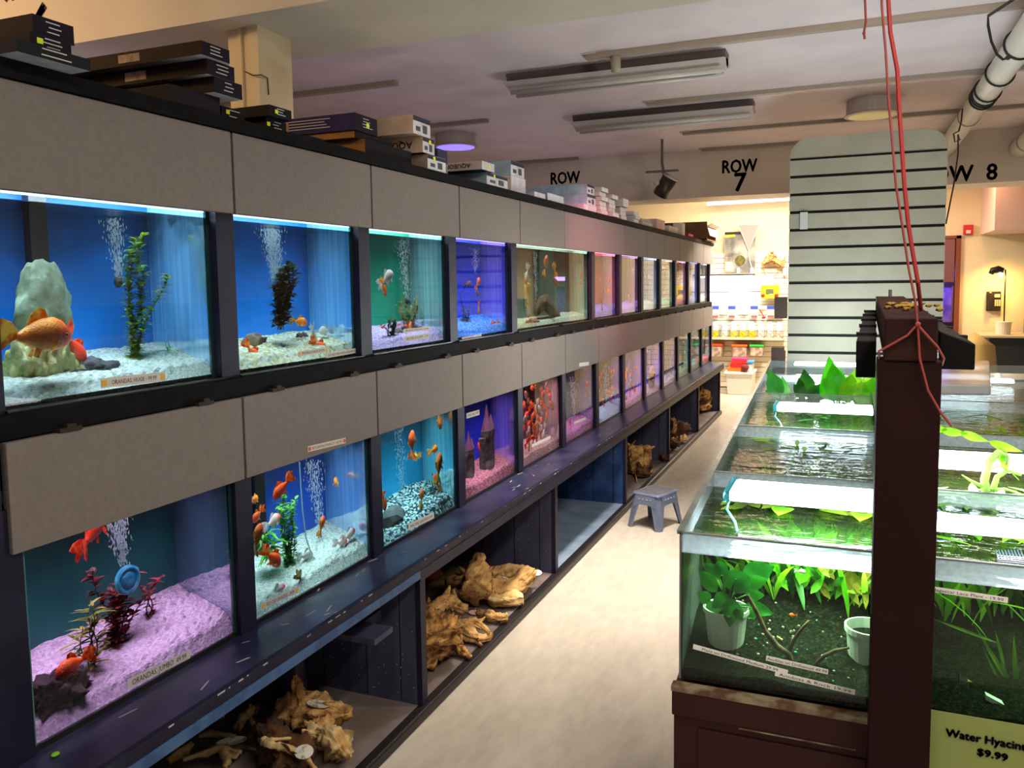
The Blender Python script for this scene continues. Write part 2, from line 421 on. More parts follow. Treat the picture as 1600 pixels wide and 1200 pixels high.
# beam lettering
for (txt, pa, pb, Y, par, bold) in (('ROW', (1129, 263), (1183, 255), 10.3, far, .006), ('7', (1148, 285), (1166, 283), 10.3, far, .008), ('ROW', (861, 281), (906, 274), 10.3, far, .006), ('ROW  8', (1436, 276), (1558, 266), 10.3, far, .006)):
    a = at_y(*pa, Y); c = at_y(*pb, Y); c.z = a.z = (a.z+c.z)/2
    h = .15 if txt != '7' else .21
    if txt == 'ROW  8': h = .17
    t = MB(); add_text(t, txt, a, c, (0, -1, 0), h, bold=bold)
    t.build('lettering', INK, par, label='black row lettering on the far beam')
a = at_y(9, -6, 2.53); c = at_y(68, -12, 2.53); c.z = a.z = 2.90
t = MB(); add_text(t, 'ROW', a, c, (0, -1, 0), .12, bold=.006); 
a = at_y(49, 22, 2.53); c = at_y(78, 20, 2.53); c.z = a.z = 2.71
add_text(t, '6', a, c, (0, -1, 0), .18, bold=.008); t.build('lettering', INK, near, label='black row lettering on the near beam')
# boxed column under the near beam
b = MB(); b.box(-.585, -.455, 2.66, 2.84, 2.118, 2.62); b.box(-.48, -.43, 2.645, 2.85, 2.118, 2.62); b.box(-.53, -.515, 2.65, 2.66, 2.118, 2.62)
struct('trim_4', b, M('column_paint', (222, 206, 172), .75))
b = MB(); b.tube([at_y(383, 112, 2.635), at_y(395, 118, 2.63), at_y(408, 117, 2.635), at_x(418, 122, -.425), at_x(420, 148, -.425)], .0025, 5)
tag(b.build('cable', M('dark_cable', (60, 52, 44), .6)), 'thin dark cable hanging loosely on the white column', 'cable')

# ================================================================== CEILING FIXTURES
fix_white = M('fixture_white', (178, 170, 166), .5)
fix_tube = M('unlit_tube', (188, 184, 180), .3)
def troffer(x0, x1, y, z, label):
    t = thing('ceiling_light', ((x0+x1)/2, y, z), label, 'light fixture', 'unlit fluorescent fixtures on the ceiling')
    w = .30
    b = MB(); b.prism([(x0, y-.04, z), (x0, y+.04, z), (x0, y+.09, 3.2), (x0, y-.09, 3.2)], (x1-x0, 0, 0)); b.build('housing', M('housing_metal', (96, 86, 84), .5), t)
    b = MB(); b.quad((x0, y-w/2, z+.03), (x0, y, z-.015), (x1, y, z-.015), (x1, y-w/2, z+.03)); b.quad((x0, y, z-.015), (x0, y+w/2, z+.03), (x1, y+w/2, z+.03), (x1, y, z-.015))
    b.prism([(x0, y-w/2, z+.03), (x0, y, z-.02), (x0, y+w/2, z+.03), (x0, y, z+.06)], (.012, 0, 0)); b.prism([(x1, y-w/2, z+.03), (x1, y, z-.02), (x1, y+w/2, z+.03), (x1, y, z+.06)], (-.012, 0, 0))
    b.build('reflector', fix_white, t)
    for dy in (-.06, .06):
        b = MB(); b.tube([(x0+.03, y+dy, z-.035), (x1-.03, y+dy, z-.035)], .018, 8); b.build('tube', fix_tube, t, sm=True)
troffer(-.76, .86, 6.0, 3.1, 'unlit wide fluorescent ceiling fixture nearer the front beam')
troffer(-.79, .86, 7.7, 3.1, 'unlit wide fluorescent ceiling fixture behind the nearer one, before the row 7 beam')
def rail(x0, x1, y, label, stub=None):
    b = MB(); b.box(x0, x1, y-.03, y+.03, 3.165, 3.2)
    t = thing('ceiling_rail', (x0, y, 3.165), label, 'rail', 'thin rails on the ceiling')
    b.build('channel', M('rail_metal', (150, 140, 128), .5), t)
    b = MB(); b.box(x0-.03, x0+.08, y-.05, y+.05, 3.19, 3.2); b.build('end_plate', fix_white, t)
    if stub: b = MB(); b.lathe((stub, y, 3.06), [(.03, 0), (.035, .03), (.035, .1), (.02, .11)], 12); b.build('socket', M('rail_metal', (150, 140, 128)), t, sm=True)
rail(-.05, 5.9, 5.66, 'long pale ceiling rail with a small socket, first beyond the front beam', .16)
rail(-.01, 5.9, 7.33, 'long pale ceiling rail between the two fluorescent fixtures')
rail(0, 5.9, 8.95, 'long pale ceiling rail behind the second fluorescent fixture')
rail(.0, 2.0, 10.15, 'short pale ceiling rail just above the ROW 7 lettering')
rail(-5, -1.6, 5.73, 'pale ceiling rail over the next row, ending beside the white column')
rail(-5, -1.57, 7.4, 'pale ceiling rail over the next row, in front of the purple round lamp')
rail(-4, -1.53, 10.1, 'pale ceiling rail above the left ROW lettering')
def round_lamp(c, label, rgb, e):
    t = thing('round_ceiling_lamp', (c[0], c[1], 3.08), label, 'lamp')
    b = MB(); b.lathe((c[0], c[1], 3.07), [(.20, 0), (.215, .01), (.215, .13)], 32); b.build('drum', fix_white, t, sm=False)
    b = MB(); b.lathe((c[0], c[1], 3.055), [(.16, 0), (.20, .006), (.20, .015)], 32); b.build('lens', M('lens_%d_%d_%d' % rgb, rgb, .4, emis=e), t)
    b = MB(); b.lathe((c[0], c[1], 3.064), [(.235, 0), (.235, .008)], 32); b.build('rim', fix_white, t)
p = at_z(1363, 178, 3.08); round_lamp(p, 'round drum ceiling lamp with a faint yellow lens, above the slatted board', (190, 178, 110), .25)
p = at_z(712, 228, 3.08); round_lamp(p, 'round drum ceiling lamp glowing violet, over the left row', (130, 110, 255), 1.6)
# pipes on the right
def pipe(pts, r, label, rings=()):
    t = thing('ceiling_pipe', pts[0], label, 'pipe')
    b = MB(); b.tube(pts, r, 24); b.build('pipe_body', M('pipe_paint', (206, 206, 196), .35), t, sm=True)
    for q in rings:
        d = (Vector(pts[-1])-Vector(pts[0])).normalized(); p = Vector(pts[0])+d*q
        b = MB(); b.tube([p-d*.02, p+d*.02], r*1.06, 24); b.build('collar', M('pipe_collar', (150, 142, 132), .5), t, sm=True)
pipe([(2.60, 2.9, 3.02), (2.60, 10.3, 3.02)], .085, 'fat white pipe running under the ceiling, nearer one with black cords tied on', (5.4,))
pipe([(3.3, 7.6, 2.98), (3.3, 10.3, 2.98)], .1, 'fat white pipe under the ceiling at the right edge, by the ROW 8 lettering', (2.2,))
cord_black = M('black_cord', (14, 13, 13), .6)
def loop_ring(y, r=.093):
    return [(2.60+r*math.cos(a), y+.02*math.sin(a*1.3), 3.02+r*math.sin(a)) for a in [i*math.pi/10 for i in range(21)]]
b = MB()
for y in (5.9, 6.65, 7.2, 7.35, 7.42, 7.5): b.tube(loop_ring(y), .007, 6)
p0 = at_y(1504, 170, 7.45)
b.tube([p0, at_y(1502, 190, 7.4), at_y(1498, 205, 7.4), at_y(1490, 209, 7.4), at_y(1492, 222, 7.4), at_y(1500, 218, 7.4), at_y(1497, 210, 7.4), at_y(1497, 240, 7.4), at_y(1490, 290, 7.4), at_y(1484, 320, 7.4), at_y(1478, 350, 7.42)], .006, 6)
tag(b.build('black_cord', cord_black), 'black cord wound round the white pipe and hanging down beside the slatted board', 'cord')
b = MB(); b.tube([(2.6, 5.3, 3.2), at_y(1544, 25, 5.3), at_y(1544, 40, 5.3), at_y(1549, 65, 5.3), at_y(1558, 85, 5.3), at_y(1567, 93, 5.3), at_y(1575, 90, 5.3)], .008, 6); b.blob(at_y(1575, 90, 5.3), .014, 2, 0)
tag(b.build('black_cord', cord_black), 'short thick black cord end hanging in front of the white pipe near the top right', 'cord')

# spot projector hanging at the far beam
p = at_y(1040, 290, 9.3)
t = thing('spot_light', p, 'small dark cylindrical spotlight hanging between the left ROW and ROW 7 letterings', 'spotlight')
ax = Vector((.55, -.15, .85)).normalized()
b = MB(); b.tube([p-ax*.13, p-ax*.12, p+ax*.1], [.075, .085, .085], 20); b.build('lamp_body', M('spot_dark', (38, 30, 24), .4), t, sm=True)
b = MB(); b.tube([p+ax*.1, p+ax*.115], .088, 20); b.build('front_ring', M('spot_ring', (190, 184, 176), .3), t, sm=True)
b = MB(); b.tube([p, p+Vector((-.04, 0, .25)), (p.x-.04, p.y, 3.2)], .015, 8); b.box(p.x-.22, p.x+.14, p.y-.03, p.y+.03, 2.84, 2.86); b.build('bracket', M('housing_metal', (96, 86, 84)), t)
q = at_y(1018, 288, 9.2); b = MB(); b.blob(q, .022, 2, 0); b.blob(at_y(1026, 286, 9.2), .03, 2, 0); b.build('bulb', M('bulb_glass', (200, 190, 186), .15), t, sm=True)

# ================================================================== TANK RACK
PW = .76; Y0 = 1.974
def KY(k): return Y0 + PW*k
ZT, ZFB, ZMT, ZMB, ZL = 2.077, 1.841, 1.294, 1.046, .60
navy = M('navy_paint', (20, 20, 42), .5, spec=.3, rgb2=(32, 33, 58), scale=9, bump=.15, lo=.45, hi=.75)
navy_worn = M('navy_paint_worn', (30, 32, 62), .32, rgb2=(66, 70, 104), scale=5, bump=.12, lo=.42, hi=.8, detail=8)
navy_div = M('navy_board', (56, 58, 84), .55, rgb2=(74, 76, 104), scale=14, lo=.4, hi=.7, stretch=(1, 1, .2))
blue_div = M('blue_board', (26, 54, 104), .5, rgb2=(40, 74, 128), scale=8)
lit_edge = M('lit_edge_blue', (40, 72, 118), .5, rgb2=(58, 94, 140), scale=20)  # lower ledge face catching light, put into a lighter blue
blackish = M('rail_black', (8, 8, 11), .7, rgb2=(15, 14, 18), scale=20, spec=.08)
chip = M('chipped_white', (170, 168, 172), .8)
rack = thing('tank_rack', (-.2, 1.2, 0), 'long dark navy painted wooden rack holding two rows of lit fish tanks', 'rack')
MB().box(-.78, .01, 1.2, KY(12), ZT+.002, ZT+.04).build('top_board', blackish, rack)
MB().box(-.78, -.035, 1.2, KY(12), 1.28, 1.305).build('middle_shelf', navy, rack)
MB().box(-.07, -.012, 1.14, KY(12), 1.298, 1.352).build('middle_rail', blackish, rack)
MB().box(-.8, -.78, 1.2, KY(12), .04, ZT).build('back_board', M('rack_back', (20, 20, 30), .8), rack)
b = MB(); b.add([(-.78, 1.0, .53), (-.78, 11.05, .53), (-.78, 11.05, .563), (-.78, 1.0, .563), (-.02, 1.0, .565), (-.02, 11.05, .565), (.21, 1.0, .588), (.21, 10.5, .588), (.21, 1.0, .545), (.21, 10.5, .545)],
          [(0, 1, 2, 3), (3, 2, 5, 4), (4, 5, 7, 6), (8, 9, 1, 0), (6, 7, 9, 8), (0, 3, 4, 6, 8), (1, 9, 7, 5, 2)])
b.build('ledge', navy_worn, rack)
MB().box(.21, .232, 1.0, 10.5, .572, .604).build('ledge_lip', navy, rack, bevel=.003)
MB().box(.205, .234, 1.0, 2.62, .542, .5725).build('edge_strip', lit_edge, rack)
MB().box(.205, .234, 2.62, 10.5, .53, .5725).build('edge_strip', navy, rack)
# chipped paint on the lip
b = MB()
for i in range(50):
    y = random.uniform(1.25, 8); L = random.uniform(.004, .03)
    b.box(.2315, .2330, y, y+L, .6015+random.uniform(-.001, .001), .6045)
for i in range(40):
    y = random.uniform(1.3, 7); x = random.uniform(-.02, .2); zz = .565+(x+.02)*.1
    b.obox((x, y, zz+.0012), (random.uniform(.002, .006), .002, 0), (random.uniform(-.02, .02), random.uniform(.005, .05), 0), (0, 0, .0008))
b.build('paint_chips', chip, rack, kind='stuff')
# posts
for k in range(-1, 13):
    y = KY(k)
    if k not in (4,):
        MB().box(-.1, -.04, y-.038, y+.038, 1.305, ZFB+.02).build('post', navy, rack)
    MB().box(-.1, -.012, y-.036, y+.036, .55, ZMB+.1).build('post', navy, rack)
for k in range(-1, 12):
    MB().box(-.1, -.03, KY(k)+.036, KY(k+1)-.036, 1.302, 1.358).build('tank_base_strip', M('tank_frame_black', (10, 12, 14), .35), rack)
MB().box(-.3, .0, 1.0, 1.20, .55, ZT).build('end_post', navy, rack)
# cubbies
DY = [1.136+1.52*i for i in range(7)]
for i, y in enumerate(DY):
    m = blue_div if i == 3 else navy_div
    o = MB().box(-.6, .2, y-.018, y+.018, .04, .535).build('divider', m, rack)
    g = MB()
    for x in (-.42, -.22, -.02, .13): g.box(x-.002, x+.002, y-.0195, y-.0178, .05, .53)
    g.build('plank_joint', M('joint_dark', (10, 10, 16), .9), o)
    s_ = MB()
    for j in range(90):
        x = random.uniform(-.55, .19); z = random.uniform(.06, .52); r = random.uniform(.0006, .0018)
        s_.box(x-r, x+r, y-.0198, y-.018, z-r*random.uniform(.7, 3), z+r)
    s_.build('dust_speck', M('speck', (150, 150, 160), .9), o, kind='stuff')
    MB().box(.2, .222, y-.02, y+.02, .04, .535).build('divider_face', navy, rack)
for i in range(6):
    m = M('cubby_floor_%s' % ('blue' if i == 2 else 'brown'), (100, 122, 148) if i == 2 else (104, 88, 80), .7, rgb2=(134, 152, 174) if i == 2 else (128, 120, 120), scale=6, lo=.35, hi=.7, detail=7)
    MB().box(-.78, .215, DY[i]+.018, DY[i+1]-.018, .02, .04).build('cubby_floor', m, rack)
MB().box(.2, .245, 1.0, DY[6]+.02, 0, .043).build('kick_board', M('kick_black', (26, 22, 26), .45), rack, bevel=.008)
b = MB(); b.box(.0, .2, 2.35, 2.47, .395, .415); b.box(.02, .06, 2.44, 2.62, .36, .40); b.build('small_bracket_shelf', navy_div, rack)
b = MB(); p = at_z(457, 1112, .04); b.lathe((p.x, p.y, .04), [(.055, 0), (.055, .5)], 20); b.build('drain_pipe', M('pipe_navy', (34, 38, 62), .35, rgb2=(60, 62, 84), scale=12), rack, sm=False)

# fascia panels
fas = M('fascia_grey', (112, 106, 103), .72, rgb2=(107, 101, 98), scale=60, bump=.05)
fas_edge = M('fascia_edge', (150, 118, 92), .7)
TD = {}  # tank descriptions
UPN = {-1: 'the big blue tank with the stone tower', 0: 'the blue tank with the broad dark plant', 1: 'the green tank with the log garden', 2: 'the violet-blue tank in the top row', 3: 'the near half of the double-width clear tank', 4: 'the far half of the double-width clear tank',
       5: 'the red-backed tank', 6: 'the mauve tank next to the red one', 7: 'the pale bubbling tank, third after the double one', 8: 'the top-row tank with teal gravel', 9: 'the lilac tank of white fish', 10: 'the next-to-last top-row tank', 11: 'the last tank of the top row'}
LON = {-1: 'the dark teal tank with pink gravel', 0: 'the deep blue tank of fancy goldfish', 1: 'the cyan tank with speckled gravel', 2: 'the indigo tank with the castle', 3: 'the crowded red fish tank', 4: 'the dark green tank with pink gravel', 5: 'the black-backed bubbling tank', 6: 'the lilac tank with rose gravel', 7: 'the blue-violet tank with the round rock', 8: 'the dark purple tank with pale branches', 9: 'the green-teal tank in the bottom row', 10: 'the next-to-last bottom-row tank', 11: 'the last tank of the bottom row'}
hinge_m = M('hinge_metal', (44, 34, 30), .6, spec=.2)
for k in range(-1, 12):
    ya, yb = KY(k)+.005, KY(k+1)-.005
    o = MB().box(-.022, 0, ya, yb, ZFB, ZT).build('fascia_panel', fas, None, bevel=.002)
    tag(o, 'grey hinged cover panel above '+UPN[k], 'panel', 'grey cover panels of the top row')
    o = MB().box(-.022, 0, ya, yb, ZMB, ZMT).build('fascia_panel', fas, None, bevel=.002)
    tag(o, 'grey hinged cover panel above '+LON[k], 'panel', 'grey cover panels of the bottom row')
    for q in (.16, .6):
        MB().box(-.02, .004, ya+q-.03, ya+q+.03, ZMT, ZMT+.01).box(-.01, .006, ya+q-.012, ya+q+.012, ZMT+.01, ZMT+.018).build('hinge', hinge_m, o)
    if k == 0:
        P = [at_x(481, 702, .001), at_x(540, 688, .001)]
        strip(o, P[0], P[1], (1, 0, 0), .02, 'RYUKINS FANCY 49.99', M('tape_white', (200, 190, 180), .6), M('dot_red', (190, 70, 50)), tw=.78, label='long white price tape with red dots')
    if k == 4:
        P = [at_x(905, 570, .001), at_x(920, 568, .001)]; strip(o, P[0], P[1], (1, 0, 0), .025, None, M('tape_white', (200, 190, 180)))

# ------------------------------------------------------------------ tanks
bubble_m = M('bubble_white', (236, 246, 250), .2, alpha=.75)
glass_edge = M('glass_edge', (70, 128, 122), .15)
glass_edge2 = M('glass_edge_dark', (24, 52, 52), .2)
WATER_TOP = mat_clear('water_underside', (235, 245, 250), gloss=.1, bump=.5, bscale=26, ior=1.9, rough=.05)
TANKS = {}
def tank(row, k0, k1, bg, side, glight, power, gravel, desc, gh=(.03, .085), blk=None, mirror=.5, gsc=130):
    up = row == 'u'
    Xf = -.07 if up else -.03
    za, zb = (1.358, 1.92) if up else (.568, 1.09)
    ya, yb = KY(k0)+.04, KY(k1)-.04
    dp = .36
    zw = 1.829 if up else 1.062
    t = thing('aquarium', ((Xf-dp/2), (ya+yb)/2, za), 'glass aquarium, '+desc, 'aquarium', 'lit tanks of the %s row' % ('top' if up else 'bottom'))
    MB().quad((Xf, ya, za), (Xf, yb, za), (Xf, yb, zb), (Xf, ya, zb)).build('front_glass', mat_pane(), t)
    MB().quad((Xf-dp, ya, za), (Xf-dp, yb, za), (Xf-dp, yb, zb), (Xf-dp, ya, zb)).build('back_glass', M('bg_%d_%d_%d' % bg, bg, .5, rgb2=tuple(int(v*.85) for v in bg), scale=3), t)
    b = MB(); b.box(Xf-dp, Xf-.004, yb-.002, yb+.006, za, zb); b.build('side_glass', mat_side('side_%d_%d_%d' % side, side, mirror), t)
    b = MB(); b.box(Xf-dp, Xf-.004, ya-.006, ya+.002, za, zb); b.build('side_glass', mat_side('side_%d_%d_%d' % side, side, mirror), t)
    b = MB(); b.box(Xf-.01, Xf+.003, ya-.002, ya+.010, za, zb); b.build('glass_edge', glass_edge, t)
    b = MB(); b.box(Xf-.01, Xf+.003, yb-.008, yb+.002, za, zb); b.build('glass_edge', glass_edge2 if k0 < 3 else blackish, t)
    b = MB(); b.box(Xf-dp, Xf, ya, yb, za-.003, za+.001)
    if not up: b.box(Xf-.006, Xf+.006, ya, yb, za-.006, za+.012)
    b.build('base', M('tank_frame_black', (10, 12, 14)), t)
    b = MB(); b.quad((Xf-.001, ya, zw), (Xf-.001, yb, zw), (Xf-dp, yb, zw), (Xf-dp, ya, zw)); b.build('water_surface', WATER_TOP, t)
    b = MB(); b.box(Xf-dp-.002, Xf+.002, ya, yb, zb, zb+.004); b.build('lid', M('lid_white', (210, 214, 220), .6), t)
    if up:  # emissive strip imitates the bright glimmer along the water surface
        b = MB(); b.box(Xf-.02, Xf-.004, ya+.01, yb-.01, zw+.014, zw+.03)
        b.build('surface_glimmer', M('strip_%d_%d_%d' % glight, glight, .4, emis=1.6), t)
    for xx in (blk or []):
        p = in_water(xx[0], xx[1], Xf, dp-.03)
        MB().box(Xf-dp, Xf-dp+.035, p.y-xx[2]/2, p.y+xx[2]/2, za, zb).build('overflow_pipe', M('pipe_black', (8, 10, 14), .4), t)
    l = area('tank_light', (Xf-.16, (ya+yb)/2, zb-.02), (.24, (yb-ya)*.9), power*1.45, glight)
    # gravel bed
    nx, ny = (26, 44) if k0 < 3 else (10, 14)
    vs = []; fs = []
    for i in range(nx+1):
        for j in range(ny+1):
            u = i/nx; v = j/ny; u = u*u*.5+u*.5; x = Xf-.003-(dp-.004)*u; y = ya+.003+(yb-ya-.006)*v
            h = gh[0] + (gh[1]-gh[0])*u + .012*noise.noise(Vector((x*9, y*7, k0+3*up))) + .007*noise.noise(Vector((x*70, y*70, k0)))+.014*v
            k_ = min(1, u/.10); vs.append((x, y, za+.010+(max(.012, h)-.010)*k_))
    n1 = ny+1
    for i in range(nx):
        for j in range(ny): fs.append((i*n1+j, i*n1+j+1, (i+1)*n1+j+1, (i+1)*n1+j))
    g = MB(); g.add(vs, fs)
    fr = [Vector(vs[j]) for j in range(n1)]
    g.add(fr+[Vector((q.x, q.y, za+.001)) for q in fr], [(j, j+n1, j+n1+1, j+1) for j in range(n1-1)])
    o = g.build('gravel', mat_speckle('gravel_%s_%d' % (row, k0), gravel, gsc), None)
    tag(o, 'gravel bed on the bottom of '+(UPN if up else LON)[k0], 'gravel', kind='stuff')
    TANKS[(row, k0)] = dict(t=t, Xf=Xf, ya=ya, yb=yb, za=za, zb=zb, zw=zw, dp=dp, desc=('the double-width clear tank' if (up and k0 == 3) else (UPN if up else LON)[k0]), gh=gh)
    return t
wt, cyl = (225, 240, 255), (150, 215, 255)
tank('u', -1, 0, (0, 104, 190), (96, 150, 190), (215, 240, 255), 15, [(235, 240, 225), (205, 215, 200), (240, 245, 235), (170, 180, 160)], 'big and blue at the near end, with a stone tower', blk=[(62, 400, .05)])
tank('u', 0, 1, (0, 112, 205), (90, 150, 195), (215, 240, 255), 14, [(215, 215, 180), (180, 176, 130), (236, 236, 214), (150, 140, 96)], 'blue, with a broad dark plant and a thick bubble column', gsc=75)
tank('u', 1, 2, (0, 128, 96), (104, 150, 160), (228, 246, 255), 13, [(190, 165, 205), (160, 135, 180), (214, 190, 226)], 'green-backed with a log, moss and red flowers', mirror=.45)
tank('u', 2, 3, (30, 74, 214), (130, 110, 196), (205, 185, 255), 12, [(60, 150, 190), (90, 190, 215), (40, 110, 170)], 'violet-blue, second narrow one past the green tank')
tank('u', 3, 5, (104, 122, 108), (120, 150, 138), (228, 244, 232), 15, [(220, 220, 196), (180, 178, 150), (236, 236, 220)], 'double-width and clear with yellow fish and a brown log', gh=(.02, .05))
tank('u', 5, 6, (196, 20, 60), (176, 120, 150), (255, 200, 235), 8, [(90, 100, 180), (130, 140, 210), (70, 80, 150)], 'red-backed with a flowering plant')
tank('u', 6, 7, (112, 84, 100), (150, 118, 140), (245, 215, 250), 6, [(150, 120, 190), (180, 150, 210)], 'mauve and nearly empty, right of the red-backed one')
tank('u', 7, 8, (120, 134, 160), (170, 170, 190), (230, 235, 250), 8, [(214, 220, 206), (180, 190, 170)], 'pale grey with white bubbles and white gravel')
tank('u', 8, 9, (130, 140, 140), (190, 170, 160), (250, 235, 220), 7, [(70, 150, 130), (100, 180, 160)], 'with teal gravel and white fish in the top row')
tank('u', 9, 10, (150, 120, 140), (210, 170, 190), (255, 220, 245), 7, [(170, 120, 110), (200, 150, 140)], 'lilac with white fish, third from the far end of the top row')
tank('u', 10, 11, (110, 110, 170), (170, 160, 200), (225, 215, 255), 6, [(150, 150, 190), (190, 190, 220)], 'violet edged, next to last in the top row')
tank('u', 11, 12, (140, 120, 130), (190, 170, 170), (250, 235, 235), 6, [(190, 180, 160), (210, 200, 190)], 'last in the top row, by the bright display')
tank('l', -1, 0, (10, 84, 84), (56, 76, 104), (244, 220, 250), 8, [(214, 176, 206), (196, 160, 190), (230, 196, 222), (180, 146, 176)], 'dark teal with pink gravel, at the near end of the bottom row', gh=(.035, .12))
tank('l', 0, 1, (4, 74, 178), (90, 140, 190), (225, 242, 255), 11, [(205, 222, 206), (180, 200, 186), (224, 236, 222), (150, 170, 150)], 'deep blue and full of fancy goldfish with two green plants', gh=(.035, .12), blk=[(405, 760, .05)])
tank('l', 1, 2, (10, 150, 196), (110, 180, 196), (190, 240, 255), 11, [(16, 30, 30), (206, 226, 220), (30, 50, 48), (120, 150, 146), (10, 20, 20), (225, 238, 232)], 'cyan with black and white gravel and a slanting dark rock', gh=(.035, .11), gsc=85)
tank('l', 2, 3, (34, 62, 200), (130, 110, 200), (215, 195, 255), 9, [(196, 120, 104), (170, 98, 84), (214, 140, 122), (130, 74, 62)], 'indigo with a toy castle and salmon gravel', gh=(.04, .1))
tank('l', 3, 4, (60, 30, 50), (150, 120, 140), (255, 225, 245), 9, [(190, 150, 140), (150, 112, 96), (210, 176, 164)], 'crowded with red fish', gh=(.04, .09))
tank('l', 4, 5, (14, 82, 84), (100, 90, 140), (225, 205, 255), 6, [(170, 100, 120), (190, 120, 140), (130, 74, 90)], 'dark green with two red fish', gh=(.04, .09))
tank('l', 5, 6, (20, 14, 26), (110, 90, 160), (225, 205, 255), 8, [(150, 170, 164), (180, 200, 190)], 'black-backed with a bright bubble column', gh=(.03, .07))
tank('l', 6, 7, (110, 90, 180), (150, 125, 190), (225, 200, 255), 9, [(196, 110, 140), (220, 140, 170), (150, 80, 110)], 'lilac with orange fish and rose gravel', gh=(.04, .08))
tank('l', 7, 8, (50, 80, 220), (160, 125, 190), (225, 200, 255), 9, [(190, 140, 150), (120, 80, 90), (220, 180, 190)], 'blue and violet with a round brown rock', gh=(.03, .07))
tank('l', 8, 9, (36, 24, 70), (120, 100, 140), (250, 235, 255), 8, [(200, 180, 186), (170, 150, 156)], 'dark purple with pale branches', gh=(.03, .07))
tank('l', 9, 10, (10, 120, 130), (70, 140, 140), (210, 240, 240), 7, [(150, 150, 110), (120, 120, 84)], 'green-teal with silver fish in the bottom row', gh=(.05, .09))
tank('l', 10, 11, (20, 90, 160), (150, 160, 150), (225, 240, 240), 6, [(150, 150, 110), (120, 120, 84)], 'blue-backed, next to last in the bottom row', gh=(.05, .09))
tank('l', 11, 12, (120, 130, 150), (180, 185, 185), (240, 245, 250), 6, [(160, 160, 130), (130, 130, 100)], 'clear, last in the bottom row above the ledge end', gh=(.05, .09))

# ------------------------------------------------------------------ bubbles, plants, rocks in the tanks
def TP(key, px, py, dep): T = TANKS[key]; return in_water(px, py, T['Xf'], dep)
def bubbles(key, px0, py0, px1, py1, w, n, dep, stone=True):
    T = TANKS[key]; a = TP(key, px0, py0, dep); c = TP(key, px1, py1, dep)
    c.z = min(c.z, T['zw']-.004)
    b = MB(); rnd = random.Random(str(key))
    for i in range(n):
        t = rnd.random()**.8; p = a.lerp(c, t)
        ww = w*(.35+.9*t)
        p += Vector((rnd.gauss(0, ww*.3), rnd.gauss(0, ww*.4), 0)); r = rnd.uniform(.0009, .0024)*(1.0 if key[1] < 3 else 1.5)
        p.x = min(p.x, T['Xf']-.01)
        h = r*rnd.uniform(1.5, 4.5); sl = rnd.uniform(-.5, .5)*h
        b.add([p+Vector((0, 0, -h)), p+Vector((r, 0, 0)), p+Vector((0, r, 0)), p+Vector((-r, 0, 0)), p+Vector((0, -r, 0)), p+Vector((0, sl, h))],
              [(0, 2, 1), (0, 3, 2), (0, 4, 3), (0, 1, 4), (5, 1, 2), (5, 2, 3), (5, 3, 4), (5, 4, 1)])
    tag(b.build('air_bubbles', bubble_m), 'rising column of white air bubbles in '+T['desc'], 'bubbles', kind='stuff')
    if stone:
        b = MB(); b.blob(a, (.014, .014, .018), 2, .1)
        tag(b.build('air_stone', M('stone_black', (20, 26, 28), .6)), 'small dark air stone under the bubbles in '+T['desc'], 'air stone')
def clampz(key, p):
    T = TANKS[key]; return Vector((p.x, min(max(p.y, T['ya']+.01), T['yb']-.01), p.z))
def floorz(key, dep):
    T = TANKS[key]; return T['za'] + T['gh'][0] + (T['gh'][1]-T['gh'][0])*dep/T['dp']
def sprig(key, px, py0, py1, dep, spread, nst, ll, lw, m, desc, dens=40, lean=0., seed=0, ms=None, z0=None, curl=.3, whorl=2):
    rnd = random.Random(seed+px); T = TANKS[key]
    a = TP(key, px, py0, dep); top = TP(key, px, py1, dep); H = top.z-a.z
    base = Vector((a.x, a.y, min(a.z, floorz(key, dep)+.01) if z0 is None else z0)); H += a.z-base.z
    t = thing('aquarium_plant', base, desc+' in '+T['desc'], 'aquarium plant')
    st = MB(); lv = MB()
    for s_ in range(nst):
        ang = rnd.uniform(0, 6.28); sp = spread*rnd.uniform(.2, 1); hh = H*rnd.uniform(.65, 1) if s_ else H
        pts = []
        for i in range(9):
            u = i/8
            pts.append(base + Vector((math.cos(ang)*sp*.5*u+.01*math.sin(u*5+s_), math.sin(ang)*sp*u+lean*u+.012*math.sin(u*6+s_*2), hh*u)))
        for q in pts: q.x = max(min(q.x, T['Xf']-.03), T['Xf']-T['dp']+.03)
        st.tube(pts, [.0028*(1-.6*i/8) for i in range(9)], 5)
        n = int(dens*hh/.3)
        for i in range(n):
            u = .06+.94*i/n; f = u*8; j = min(7, int(f)); q = pts[j].lerp(pts[j+1], f-j)
            for w in range(whorl):
                an = rnd.uniform(0, 6.28); d = Vector((math.cos(an)*.8, math.sin(an), rnd.uniform(.1, .8)))
                lv.leaf(q, d, ll*rnd.uniform(.6, 1.2), lw*rnd.uniform(.8, 1.2), 3, curl=curl)
    for q in lv.v:
        q.x = max(min(q.x, T['Xf']-.008), T['Xf']-T['dp']+.006); q.y = max(min(q.y, T['yb']-.012), T['ya']+.012)
    st.build('stem', ms or m, t, sm=True); lv.build('leaves', m, t)
    return t
